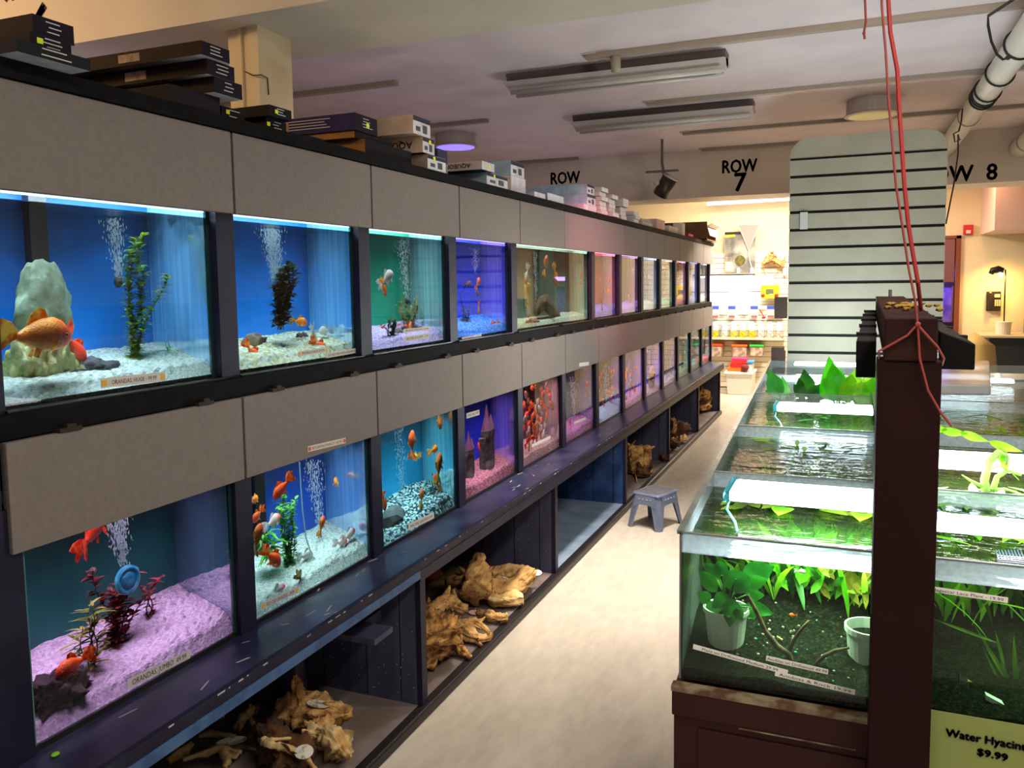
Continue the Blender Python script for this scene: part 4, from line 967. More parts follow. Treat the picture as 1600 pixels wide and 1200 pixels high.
# ================================================================== BOXES ON THE RACK TOP
def pbox(X, ya, yb, za, zb, L, body, end, under, label, name='product_box', sticker=None, lines=None, side=None, txt=None, pic=None, band=None, group=None):
    b = MB(); b.box(X-L, X, ya, yb, za, zb)
    # faces order: bottom, top, -Y, +X, +Y, -X
    b.mi = [2, 0, 0, 1, 0, 1]
    mk = lambda c: M('card_%d_%d_%d' % c, c, .6, rgb2=tuple(int(v*.9) for v in c), scale=14, spec=.12)
    o = b.build(name, [mk(body), mk(end), mk(under)])
    tag(o, label, 'box', group)
    H = zb-za; Wd = yb-ya
    if lines:
        t = MB(); rr = random.Random(int(ya*1000))
        for i in range(lines):
            z = za+H*(.3+.5*i/max(1, lines-1)) if lines > 1 else za+H*.5
            t.box(X, X+.0008, ya+Wd*rr.uniform(.3, .4), ya+Wd*rr.uniform(.6, .8), z-.0012, z+.0012)
            if side: t.box(X-.32*side, X-.14*side*rr.uniform(.6, 1), ya-.0008, ya, z-.0012, z+.0012)
        t.build('printed_lines', M('print_pale', (190, 186, 190), .6), o)
    if pic:
        t = MB()
        for (u0, u1, c) in pic: t.box(X-u1, X-u0, ya-.001, ya, za+H*.2, za+H*.8)
        t.build('printed_picture', M('print_pic', (176, 146, 116), .5, rgb2=(120, 80, 70), scale=30), o)
    if band:
        t = MB(); t.box(X, X+.001, ya+.001, yb-.001, za+H*.72, zb-.001); t.build('dark_band', M('card_navy', (24, 26, 54), .4), o)
        t = MB(); t.box(X, X+.001, ya+Wd*.15, ya+Wd*.4, za+H*.2, za+H*.45); t.box(X, X+.001, ya+Wd*.55, ya+Wd*.8, za+H*.15, za+H*.6); t.build('printed_picture', M('print_dark', (60, 66, 70), .5), o)
    if sticker:
        u, v = sticker; s_ = min(.016, H*.35)
        MB().box(X+.001, X+.002, ya+Wd*u-s_*.6, ya+Wd*u+s_*.6, za+H*v-s_*.5, za+H*v+s_*.5).build('price_sticker', M('sticker_yellow', (216, 236, 20), .5), o)
    if txt:
        t = MB(); s0, u0, u1, hh = txt
        P0 = (X-u1, ya, (za+zb)/2); P1 = (X-u0, ya, (za+zb)/2)
        add_text(t, s0, P0, P1, (0, -1, 0), hh, off=.001, flip=True, bold=.0008); t.build('lettering', M('print_navy', (40, 34, 50), .6), o)
    return o
DK, DP, UW = (28, 22, 30), (26, 20, 34), (176, 184, 196)
pbox(.07, 1.25, 1.43, 2.12, 2.146, .9, (30, 32, 44), (24, 30, 32), (160, 176, 196), 'flat dark box at the bottom of the near pile on the rack top', lines=2)
pbox(.035, 1.31, 1.412, 2.147, 2.182, .9, (40, 26, 24), DP, UW, 'dark purple light fixture box with yellow sticker in the near pile, middle one', sticker=(.22, .55), lines=3, side=1)
pbox(.02, 1.33, 1.434, 2.183, 2.226, .9, (48, 32, 28), DP, UW, 'dark purple light fixture box on top of the near pile', lines=3, side=1, pic=[(.2, .26, 0)])
pbox(.0, 1.74, 1.93, 2.12, 2.166, .5, DK, DK, DK, 'flat black box under the three long brown boxes')
pbox(.035, 1.87, 1.985, 2.167, 2.210, 1.25, (34, 20, 14), DP, UW, 'long brown light fixture box with a small picture, lowest of three', lines=3, pic=[(.22, .30, 0), (.48, .57, 0)])
pbox(.035, 1.845, 1.955, 2.211, 2.252, 1.3, (34, 20, 14), DP, UW, 'long brown light fixture box with a small picture, middle of three', lines=3, pic=[(.22, .30, 0), (.48, .57, 0)])
pbox(.05, 1.81, 1.92, 2.253, 2.290, 1.3, (44, 28, 14), DP, UW, 'long brown light fixture box with a small picture, top of three', lines=3, pic=[(.22, .30, 0), (.48, .57, 0)])
pbox(-.03, 1.97, 2.07, 2.12, 2.155, .3, (24, 18, 20), (20, 18, 24), DK, 'small black box with yellow sticker right of the three long ones', sticker=(.25, .6), lines=2)
pbox(-.03, 2.17, 2.27, 2.12, 2.156, .3, (24, 18, 20), (20, 18, 24), DK, 'small black box, lower of the pair before the purple box', sticker=(.1, .5), lines=3)
pbox(.0, 2.15, 2.26, 2.157, 2.19, .3, (24, 18, 20), (20, 18, 24), DK, 'small black box, upper of the pair before the purple box', sticker=(.3, .5), lines=3)
pbox(-.04, 2.76, 3.12, 2.12, 2.182, .42, (150, 104, 56), (20, 18, 24), (110, 80, 50), 'wide brown cardboard box with a black end under the purple box')
pbox(-.06, 2.72, 3.0, 2.183, 2.208, .45, (158, 110, 60), (22, 20, 26), (110, 80, 50), 'thin brown cardboard box between the purple box and the wide one')
pbox(-.05, 2.71, 2.87, 2.209, 2.272, .62, (44, 36, 82), (24, 20, 36), (50, 40, 60), 'purple filter box with yellow stickers on top of brown cardboard', sticker=(.55, .45), lines=4, side=1, pic=[(.30, .38, 0)])
pbox(-.08, 2.45, 2.55, 2.12, 2.15, .2, (44, 44, 60), (30, 28, 40), DK, 'small slanted dark box with yellow tag before the brown cardboard', sticker=(.4, .5))
CR = (210, 186, 166)
pbox(.0, 3.19, 3.36, 2.12, 2.181, .4, (180, 160, 144), (206, 214, 220), (190, 180, 170), 'cream and white box at the bottom of the three-box stack', sticker=(.35, .8), band=True)
pbox(.0, 3.15, 3.255, 2.183, 2.249, .5, CR, (206, 206, 214), (30, 26, 30), 'cream box with upside-down lettering, middle of the three-box stack', sticker=(.6, .75), txt=('AQUEON', .05, .24, .028), band=True)
pbox(.0, 3.07, 3.22, 2.25, 2.325, .5, CR, (206, 206, 214), (190, 180, 170), 'cream box on top of the three-box stack', band=True)
pbox(-.05, 3.38, 3.48, 2.12, 2.175, .25, (120, 130, 120), (120, 130, 126), DK, 'small greenish box behind the three-box stack')
pbox(-.05, 3.38, 3.48, 2.176, 2.236, .25, (70, 66, 96), (60, 58, 84), DK, 'small dark violet box on the greenish one')
BL, SKY = (150, 176, 196), (196, 196, 204)
pbox(.0, 3.81, 4.08, 2.12, 2.178, .5, BL, SKY, (40, 36, 48), 'pale blue box with dark plant print under the flat lettered one', sticker=(.35, .8), band=True)
pbox(.02, 3.71, 3.86, 2.179, 2.22, .45, (190, 182, 184), SKY, (20, 18, 24), 'flat whitish box with upside-down lettering on the pale blue one', sticker=(.6, .5), txt=('AQUEON', .06, .2, .02))
pbox(-.05, 4.25, 4.47, 2.12, 2.216, .35, (190, 186, 192), SKY, (120, 110, 120), 'white box below the blue plant-print box')
pbox(-.05, 4.25, 4.45, 2.217, 2.298, .5, BL, SKY, (60, 50, 60), 'blue plant-print box standing highest right of the lettered one', band=True)
pbox(.0, 4.48, 4.66, 2.12, 2.148, .5, (170, 160, 170), (200, 196, 204), DK, 'thin pale box in front of the long blue one')
pbox(.0, 4.70, 5.0, 2.12, 2.162, .8, (130, 158, 186), SKY, (30, 26, 36), 'long flat blue and white box', lines=4)
pbox(.0, 5.42, 5.72, 2.12, 2.157, .5, (176, 168, 176), (200, 194, 200), DK, 'white box under the two blue plant-print boxes')
pbox(.0, 5.50, 5.70, 2.158, 2.232, .45, BL, SKY, DK, 'blue plant-print box, lower of the far pair', band=True)
pbox(.0, 5.50, 5.67, 2.233, 2.298, .95, BL, SKY, DK, 'long blue plant-print box, upper of the far pair', band=True)
# plant-print sprigs on the blue boxes
wb = (206, 196, 194)
proto_w = None
n_ = ['bottom', 'second', 'third', 'fourth', 'fifth', 'top']
for si, (y, n, X) in enumerate([(5.86, 6, -.0), (6.10, 5, .0), (6.42, 5, .0), (6.86, 3, .0)]):
    for j in range(n):
        dx = random.uniform(-.02, .02); dy = random.uniform(-.02, .02)
        c = (205-6*(j % 2), 194-4*(j % 3), 190)
        pbox(X+dx, y+dy, y+dy+.17, 2.12+j*.033, 2.12+j*.033+.031, .3, c, (214, 206, 202), (120, 108, 108), 'small white carton, %s from the rack in the %s stack of white cartons' % (n_[j] if j else 'lowest', ['nearest', 'second', 'third', 'fourth'][si]), group='small white cartons stacked on the rack')
pbox(-.02, 7.2, 7.6, 2.12, 2.155, .4, (186, 174, 166), (196, 186, 176), (90, 80, 76), 'flat pale carton lying after the four white stacks')
pbox(-.04, 7.25, 7.62, 2.156, 2.186, .4, (176, 160, 150), (186, 174, 160), (90, 80, 76), 'second flat pale carton lying on the first')
pbox(.0, 7.7, 8.05, 2.12, 2.21, .4, (180, 160, 144), (196, 160, 146), (90, 80, 70), 'squat beige carton near the far end of the rack top')
pbox(-.03, 8.4, 8.9, 2.12, 2.19, .4, (196, 184, 168), (210, 200, 184), (90, 80, 70), 'wide pale carton before the open one')
pbox(.0, 8.95, 9.1, 2.12, 2.25, .1, (222, 210, 190), (222, 212, 196), (120, 100, 80), 'upright cream carton beside the open cardboard box')
pbox(.02, 9.2, 9.5, 2.12, 2.15, .2, (200, 40, 80), (220, 50, 90), (120, 40, 60), 'small flat pinkish-red carton')
t = thing('open_carton', (-.1, 10.4, 2.12), 'open brown cardboard carton with white flaps at the far end of the rack top', 'box')
b = MB(); b.box(-.5, .06, 10.2, 10.22, 2.12, 2.34); b.box(-.5, .06, 10.9, 10.92, 2.12, 2.34); b.box(-.5, -.48, 10.2, 10.92, 2.12, 2.34); b.box(-.5, .06, 10.2, 10.92, 2.12, 2.135); b.build('carton_body', M('carton_brown', (126, 92, 56), .8, rgb2=(112, 80, 48), scale=6), t)
b = MB(); b.obox((.09, 10.55, 2.30), (.06, 0, .03), (0, .7, 0), (0, 0, .006)); b.obox((.08, 10.55, 2.22), (.03, 0, -.1), (0, .7, 0), (.005, 0, 0)); b.build('flap', M('carton_white', (216, 206, 186), .7), t)

# ================================================================== DRIFTWOOD
wood1 = M('driftwood_tan', (222, 178, 112), .85, rgb2=(140, 92, 44), scale=11, bump=1., detail=10, stretch=(3, 1, 3), lo=.42, hi=.68)
wood2 = M('driftwood_pale', (236, 212, 154), .8, rgb2=(190, 146, 80), scale=12, bump=.6, detail=8)
wood3 = M('driftwood_dark', (104, 66, 36), .9, rgb2=(52, 32, 20), scale=14, bump=1., detail=8)
wood4 = M('driftwood_ridged', (206, 154, 84), .9, rgb2=(92, 56, 26), scale=5, bump=1., detail=9, stretch=(8, 2, 8))
FZ = .041
def drift(branches, m, label, noisy=.014, ridge=.75, seed=0, nf=14, tagat=None, seg=32, fz=FZ, name='driftwood'):
    """branches: list of (points, radii); points in world; spline-subdivided into one gnarled mesh"""
    b = MB(); rq = random.Random(seed)
    extra = []
    for pts, rad in branches:
        for k in range(2 if .02 < max(rad) < .06 else 0):
            i = rq.randrange(1, len(pts)); p = Vector(pts[i]); r = rad[i]
            d = Vector((rq.uniform(-1, 1), rq.uniform(-1, 1), rq.uniform(-.1, .9))).normalized()
            extra.append(([p, p+d*(r*1.3+.01), p+d*(r*1.9+.02)+Vector((0, 0, .01))], [r*.5, r*.34, r*.1]))
    for bi, (pts, rad) in enumerate(list(branches)+extra):
        pts = [Vector(p) for p in pts]; P = []; Rr = []; n = len(pts)
        for i in range(n-1):
            p0 = pts[max(0, i-1)]; p1 = pts[i]; p2 = pts[i+1]; p3 = pts[min(n-1, i+2)]
            for k in range(6):
                u = k/6; P.append(.5*((2*p1)+(p2-p0)*u+(2*p0-5*p1+4*p2-p3)*u*u+(3*p1-p0-3*p2+p3)*u**3)); Rr.append(rad[i]+(rad[i+1]-rad[i])*u)
        P.append(pts[-1]); Rr.append(rad[-1])
        Rr = [r*(1+.4*noise.noise(Vector((i*.6, seed, bi)))) for i, r in enumerate(Rr)]
        b.tube(P, Rr, seg, nz=noisy, nf=nf, seed=seed+bi*7, ridge=ridge)
    lo = min(v.z for v in b.v)
    for v in b.v: v.z += fz-lo
    hx = max(v.x for v in b.v)
    if fz < .3 and hx > .235:
        for v in b.v: v.x -= hx-.235
    o = b.build(name, m, None, sm=True)
    tag(o, label, 'driftwood', 'driftwood pieces in the rack cubbies')
    if tagat:
        p, w, h, ang, cm = tagat; p = Vector(p); c, s = math.cos(ang), math.sin(ang)
        t = MB(); prof = [Vector((c*w*math.cos(a)*.5, s*w*math.cos(a)*.5, 0)) + Vector((-s*h*math.sin(a)*.5*.8, c*h*math.sin(a)*.5*.8, h*.25*math.sin(a))) for a in [i*math.pi/8 for i in range(16)]]
        t.prism([p+q for q in prof], (0, 0, .0015)); to = t.build('hang_tag', cm, o)
        t = MB(); t.tube([p, p+Vector((.01, -.02, .03)), p+Vector((.0, .02, .015))], .0011, 5); t.build('tag_string', M('string', (206, 186, 120), .8), o)
    return o
tagw = M('tag_white', (222, 222, 214), .5, rgb2=(150, 156, 120), scale=30, lo=.55, hi=.6)
Z = at_z
def zz(px, py, h=.03): p = at_z(px, py, FZ+h); return p
# nearest cubby
drift([([zz(432, 1115, .06), zz(470, 1110, .07), zz(510, 1118, .07), zz(548, 1118, .09)], [.03, .055, .05, .012]), ([zz(520, 1125, .05), zz(505, 1145, .04), zz(480, 1150, .03)], [.035, .03, .02])], wood1, 'large hollow tan driftwood root with a card tag, farthest back in the nearest cubby', seed=1, tagat=(zz(497, 1100, .12), .09, .03, .1, tagw))
drift([([zz(505, 1160, .04), zz(530, 1160, .05), zz(548, 1168, .05), zz(560, 1185, .05)], [.022, .03, .042, .03])], wood2, 'knobbly pale driftwood end at the right front of the nearest cubby', seed=2, noisy=.01)
drift([([zz(398, 1160, .04), zz(420, 1165, .05), zz(450, 1185, .05), zz(480, 1196, .04)], [.03, .05, .055, .04])], wood3, 'dark hollow driftwood burl at the front of the nearest cubby', seed=3, noisy=.02)
drift([([zz(410, 1155, .13), zz(425, 1162, .13), zz(450, 1168, .12), zz(478, 1182, .10), zz(492, 1200, .09)], [.010, .012, .010, .009, .007]), ([zz(412, 1158, .13), zz(425, 1155, .14), zz(455, 1152, .13)], [.008, .008, .004])], wood2, 'pale antler-like branch lying over the dark burl', seed=4, noisy=.004, seg=10, fz=.12, tagat=(zz(475, 1175, .12), .06, .05, .4, tagw))
drift([([zz(286, 1187, .02), zz(315, 1178, .03), zz(345, 1170, .04), zz(378, 1176, .03)], [.008, .010, .012, .006]), ([zz(345, 1170, .04), zz(355, 1190, .02), zz(350, 1200, .01)], [.013, .012, .008]), ([zz(350, 1170, .04), zz(366, 1182, .03), zz(376, 1172, .05)], [.01, .007, .003])], wood2, 'pale forked antler-shaped branch at the left front of the nearest cubby', seed=5, noisy=.004, seg=10, tagat=(zz(362, 1158, .05), .10, .03, .7, tagw))
drift([([zz(312, 1145, .02), zz(340, 1142, .03), zz(372, 1148, .03)], [.008, .010, .007])], wood2, 'short pale stick behind the forked branch', seed=6, noisy=.004, seg=12)
drift([([zz(366, 1136, .01), zz(378, 1122, .05), zz(392, 1108, .08), zz(390, 1098, .10)], [.005, .014, .012, .004]), ([zz(388, 1112, .06), zz(396, 1128, .04), zz(406, 1136, .03)], [.009, .006, .003]), ([zz(384, 1115, .05), zz(374, 1140, .02)], [.01, .004])], wood2, 'small knotted pale twig standing behind the oval tag', seed=7, noisy=.005, seg=10, tagat=(zz(400, 1110, .05), .06, .03, -.9, tagw))
drift([([zz(262, 1185, .02), zz(285, 1170, .03), zz(300, 1160, .03)], [.012, .014, .01])], wood2, 'stub of pale wood partly under the ledge at the left', seed=8, noisy=.005, seg=10, tagat=(zz(336, 1122, .02), .07, .03, .9, tagw))
# second cubby
drift([([zz(655, 1020, .09), zz(700, 1012, .09), zz(735, 1005, .08)], [.085, .088, .07])], wood4, 'big thick ridged driftwood log at the left front of the second cubby', seed=11, ridge=.7, noisy=.012, seg=40)
drift([([zz(742, 950, .02), zz(744, 925, .07), zz(747, 903, .12), zz(748, 885, .17)], [.07, .062, .042, .014])], wood1, 'upright cone-shaped tan driftwood stump in the second cubby', seed=12, ridge=.5, noisy=.014, seg=24)
drift([([zz(672, 962, .04), zz(690, 950, .06), zz(710, 952, .04), zz(728, 962, .03)], [.04, .035, .03, .014]), ([zz(690, 945, .07), zz(704, 937, .08)], [.02, .008])], wood1, 'hollow brown driftwood chunk behind the ridged log', seed=13, tagat=(zz(742, 957, .01), .06, .03, .3, M('tag_pink', (226, 170, 190), .5)))
drift([([zz(695, 915, .03), zz(735, 908, .04), zz(790, 905, .05), zz(820, 900, .05)], [.018, .035, .045, .03])], wood1, 'long flat driftwood board lying behind the upright stump', seed=14, ridge=.5)
drift([([zz(765, 922, .05), zz(800, 928, .05), zz(830, 918, .05), zz(848, 898, .07)], [.03, .05, .045, .016])], wood1, 'curled tan driftwood piece with a white tag at the back right of the second cubby', seed=15, tagat=(zz(838, 895, .08), .06, .04, .4, tagw))
drift([([zz(778, 930, .04), zz(796, 942, .04), zz(820, 940, .04), zz(838, 938, .04)], [.014, .03, .034, .018])], wood2, 'knotty pale root with dark ends, in front of the curled piece', seed=16, noisy=.02, tagat=(zz(786, 905, .1), .05, .03, .2, tagw))
drift([([zz(757, 958, .03), zz(775, 964, .03), zz(795, 966, .03), zz(806, 966, .03)], [.012, .02, .016, .012])], wood1, 'small rough root below the knotty pale one', seed=17, noisy=.012)
drift([([zz(728, 985, .05), zz(750, 988, .05), zz(775, 1000, .03), zz(796, 995, .02)], [.02, .03, .018, .008]), ([zz(752, 985, .06), zz(768, 976, .07), zz(792, 992, .04)], [.022, .018, .008]), ([zz(755, 995, .03), zz(780, 1012, .015)], [.014, .005])], wood1, 'branching tan root reaching toward the cubby edge', seed=18, noisy=.008)
drift([([zz(730, 1022, .03), zz(750, 1020, .03), zz(762, 1028, .02), zz(770, 1035, .01)], [.014, .02, .014, .008])], wood4, 'short brown split root at the front edge of the second cubby', seed=19)
b = MB(); p = zz(676, 898, .03); b.blob((p.x, p.y, .075), (.05, .06, .034), 3, .15, 1.5, 4)
tag(b.build('terracotta_rock', M('terracotta', (190, 110, 66), .8)), 'rounded terracotta-coloured rock at the back left of the second cubby', 'rock')
b = MB(); p = zz(715, 902, .01); b.box(p.x-.1, p.x+.06, p.y-.16, p.y+.14, .041, .053)
tag(b.build('stone_tile', M('tile_tan', (190, 168, 124), .8, rgb2=(160, 136, 96), scale=12)), 'flat tan stone tile at the back of the second cubby', 'tile')
# fourth cubby
drift([([zz(1002, 735, .03), zz(1003, 715, .14), zz(1002, 698, .22)], [.085, .08, .06]), ([zz(996, 712, .16), zz(990, 695, .27)], [.05, .02]), ([zz(1012, 712, .14), zz(1017, 697, .25)], [.055, .024])], wood1, 'tall standing clump of tan driftwood in the cubby behind the stool', seed=21, ridge=.5, noisy=.02)
drift([([zz(983, 727, .05), zz(990, 734, .04), zz(996, 740, .02)], [.012, .018, .01]), ([zz(992, 736, .03), zz(995, 752, .01)], [.01, .005])], wood2, 'pale forked twig left of the standing clump', seed=22, noisy=.006, seg=10)
drift([([zz(1006, 738, .05), zz(1015, 732, .06), zz(1028, 734, .05)], [.02, .028, .006])], wood2, 'pale pointed piece at the foot of the standing clump', seed=23, noisy=.006)
drift([([zz(1012, 742, .03), zz(1022, 743, .03), zz(1028, 742, .03)], [.03, .04, .03])], wood3, 'dark round cut log end beside the stool cubby edge', seed=24, noisy=.006)
# fifth cubby
drift([([zz(1050, 680, .06), zz(1066, 678, .07), zz(1092, 676, .06)], [.06, .07, .06])], wood3, 'dark brown bark bundle across the fifth cubby', seed=31, noisy=.02)
drift([([zz(1052, 660, .2), zz(1054, 645, .3), zz(1052, 637, .36)], [.02, .028, .02]), ([zz(1053, 655, .22), zz(1057, 664, .14), zz(1063, 667, .12)], [.016, .012, .008])], wood1, 'curved slender branch leaning upright in the fifth cubby', seed=32, noisy=.006, seg=10)
drift([([zz(1050, 690, .04), zz(1060, 687, .05), zz(1070, 683, .05)], [.02, .03, .026])], wood2, 'pale knobbed branch in front of the dark bark bundle', seed=33, noisy=.01)
drift([([zz(1049, 700, .03), zz(1058, 697, .03)], [.05, .035])], wood3, 'small dark brown chunk at the left of the fifth cubby', seed=34, noisy=.01)
drift([([zz(1049, 717, .03), zz(1056, 716, .03)], [.028, .026])], wood3, 'little dark round knob near the kick board of the fifth cubby', seed=35, noisy=.004)
# sixth cubby pile
places = ['bottom left', 'bottom right', 'middle left', 'middle right', 'upper left', 'upper right', 'topmost', 'front']
for i, (pa, pb, h, r) in enumerate([((1098, 680), (1112, 676), .05, .06), ((1108, 670), (1122, 664), .05, .06), ((1097, 670), (1110, 666), .12, .05), ((1106, 660), (1125, 655), .12, .05), ((1097, 660), (1111, 655), .19, .045), ((1107, 650), (1127, 648), .19, .04), ((1098, 644), (1126, 648), .25, .035), ((1101, 688), (1112, 682), .03, .035)]):
    a = at_x(*pa, .06); c = at_x(*pb, .10); a.y = min(max(a.y, 8.84), 10.1); c.y = min(max(c.y, 8.9), 10.16); a.z = c.z = FZ+h; a.x -= .06
    drift([([a, a.lerp(c, .5)+Vector((0, 0, .01)), c], [r*.7, r, r*.6])], [wood1, wood4, wood3][i % 3], 'brown driftwood piece in the far pile of the last cubby, %s' % places[i], seed=40+i, noisy=.02, fz=.041+max(0, h-.06))

# ================================================================== STEP STOOL
stool_m = M('stool_plastic', (112, 122, 150), .38, rgb2=(100, 110, 138), scale=6)
stool_top = M('stool_top', (84, 82, 92), .6, rgb2=(104, 102, 110), scale=24)
def stool():
    c = [at_z(978, 822, 0), at_z(1031, 833, 0), at_z(1069, 817, 0)]
    c.append(c[0]+c[2]-c[1]); ctr = (c[0]+c[2])/2; H = .235
    t = thing('step_stool', (ctr.x, ctr.y, 0), 'grey-blue plastic step stool standing in the aisle by the rack', 'stool')
    top = [ctr+(q-ctr)*.80+Vector((0, 0, H)) for q in c]
    def rr(ps, k, z=0):   # rounded outline
        out = []
        for i in range(4):
            p0, p1, p2 = ps[i-1], ps[i], ps[(i+1) % 4]
            a = p1.lerp(p0, k); d = p1.lerp(p2, k)
            for j in range(5):
                u = j/4; out.append((a*(1-u)**2+p1*2*u*(1-u)+d*u*u)+Vector((0, 0, z)))
        return out
    b = MB(); o1 = rr(top, .12); o0 = rr([ctr+(q-ctr)*.95+Vector((0, 0, 0)) for q in top], .12)
    n = len(o1); inner = [Vector((ctr.x, ctr.y, 0))+(q-Vector((ctr.x, ctr.y, 0)))*1 for q in o1]
    cc = Vector((ctr.x, ctr.y, H))
    ring = lambda k, dz: [cc+(q-cc)*k+Vector((0, 0, dz)) for q in o1]
    L = [ring(1.03, -.012), ring(1.0, -.002), ring(.95, 0), ring(.93, -.003)]
    vs = sum(L, []); fs = [(i*n+j, i*n+(j+1) % n, (i+1)*n+(j+1) % n, (i+1)*n+j) for i in range(3) for j in range(n)]
    b.add(vs, fs); b.build('rim', stool_m, t, sm=True)
    b = MB(); b.add(ring(.935, -.003)+ring(.935, -.012), [tuple(range(n)), tuple(range(2*n-1, n-1, -1))]+[(i, n+i, n+(i+1) % n, (i+1) % n) for i in range(n)]); b.build('seat', stool_top, t)
    # apron with arched openings, one per side
    for i in range(4):
        a, d = c[i], c[(i+1) % 4]; ta, td = top[i], top[(i+1) % 4]; nrm = ((d-a).cross(Vector((0, 0, 1)))).normalized()
        if nrm.dot(a-ctr) < 0: nrm = -nrm
        def pt(u, v): return (ta.lerp(td, u)).lerp(a.lerp(d, u), v)
        us = [.14+.72*k/10 for k in range(11)]
        lo = [(.42-.10*(1-abs(2*k/10-1)**4)) for k in range(11)]
        b = MB(); o_ = [pt(u, .03) for u in us]; l_ = [pt(u, v) for u, v in zip(us, lo)]
        vs = o_+l_+[q-nrm*.006 for q in o_]+[q-nrm*.006 for q in l_]; m = 11
        fs = []
        for k in range(10): fs += [(k, k+1, m+k+1, m+k), (2*m+k, 3*m+k, 3*m+k+1, 2*m+k+1), (m+k, m+k+1, 3*m+k+1, 3*m+k)]
        b.add(vs, fs); b.build('apron', stool_m, t)
        b = MB()
        for k in range(4):
            q = pt(.3+.133*k, .17)+nrm*.001; b.blob(q, .006, 1, 0)
        b.build('dimple', M('stool_dimple', (150, 160, 186), .4), t)
    for i in range(4):
        q, tq = c[i], top[i]; p, nx = c[i-1], c[(i+1) % 4]
        e1 = (p-q).normalized(); e2 = (nx-q).normalized(); w = .055; wt = .075
        outer = [tq+e1*wt, tq+(e1+e2)*.012, tq+e2*wt]; bot = [q+e1*w*.62, q+(e1+e2)*.008, q+e2*w*.62]
        k = -(e1+e2)*-.006
        b = MB(); vs = outer+bot+[v+(e1+e2)*.007 for v in outer]+[v+(e1+e2)*.007 for v in bot]
        b.add(vs, [(0, 1, 4, 3), (1, 2, 5, 4), (6, 9, 10, 7), (7, 10, 11, 8), (0, 3, 9, 6), (2, 8, 11, 5), (3, 4, 10, 9), (4, 5, 11, 10), (0, 6, 7, 1), (1, 7, 8, 2)])
        b.build('leg', stool_m, t, bevel=.002)
stool()

# ================================================================== PLANT TABLE
maroon = M('maroon_paint', (48, 16, 15), .5, spec=.25, rgb2=(54, 20, 18), scale=5, bump=.05)
maroon_edge = M('maroon_worn_edge', (96, 62, 44), .7, rgb2=(150, 140, 110), scale=18)
post_m = M('post_maroon', (38, 14, 14), .7, spec=.15, rgb2=(32, 11, 11), scale=5)
YF, YB = 2.19, 7.25
def LX(y): return 1.275 + (1.07-1.275)*(y-YF)/(YB-YF)
XM, XR = 1.815, 3.05
ZB, ZR, ZW = .54, .95, .895
t = thing('plant_table', (2.1, YF, 0), 'dark maroon wooden cabinet stand carrying the planted tanks', 'stand')
b = MB(); b.add([(LX(YF)-.015, YF-.02, 0), (3.1, YF-.02, 0), (3.1, YB+.05, 0), (LX(YB)-.015, YB+.05, 0)]+[(LX(YF)-.015, YF-.02, ZB-.015), (3.1, YF-.02, ZB-.015), (3.1, YB+.05, ZB-.015), (LX(YB)-.015, YB+.05, ZB-.015)],
    [(3, 2, 1, 0), (4, 5, 6, 7), (0, 1, 5, 4), (1, 2, 6, 5), (2, 3, 7, 6), (3, 0, 4, 7)]); b.build('cabinet_body', maroon, t, bevel=.004)
MB().box(LX(YF)-.02, 3.1, YF-.035, YF+.0, ZB-.022, ZB-.008).build('worn_edge', maroon_edge, t)
MB().box(LX(YF)-.018, 3.1, YF-.034, YF-.02, ZB-.09, ZB-.022).build('rail', maroon, t, bevel=.003)
MB().box(LX(YF)+.05, 1.745, YF-.026, YF-.02, .06, ZB-.12).build('door_panel', maroon, t, bevel=.003)
b = MB(); b.box(LX(YF)+.16, 1.72, YF-.0345, YF-.0338, ZB-.096, ZB-.092); b.build('scratch', maroon_edge, t)
# glass banks
clean = mat_clear('clean_glass', (236, 244, 238), gloss=.05, ior=1.3, diff=.015, dcol=(190, 210, 200))
hazef = mat_clear('light_limed_glass', (240, 248, 248), diff=.18, dcol=(226, 236, 240), ior=1.35, rough=.1)
haze = mat_clear('limed_glass', (236, 244, 246), diff=.5, dcol=(214, 226, 232), ior=1.45, rough=.1, spots=True)
wallg = mat_clear('aisle_glass', (196, 206, 204), diff=.5, dcol=(214, 222, 224), ior=1.45, rough=.12)
rimg = M('glass_rim', (96, 106, 104), .2, rgb2=(130, 140, 136), scale=4)
soil = mat_speckle('plant_soil', [(16, 18, 12), (24, 28, 18), (8, 10, 6), (40, 42, 30), (12, 16, 10), (20, 24, 14)], 220, rough=1., bump=.2, spec=0.)
water = mat_clear('pond_water', (200, 228, 186), diff=.08, dcol=(60, 110, 40), bump=.35, bscale=9, ior=1.38, stretch=(1, 2.2, 1), rough=.02)
SEC = [YF, 2.95, 3.95, 5.15, 6.2, YB]
SECR = [YF, 2.92, 4.0, 5.1, 6.2, YB]
LAB = ['nearest', 'second', 'third', 'fourth', 'farthest']
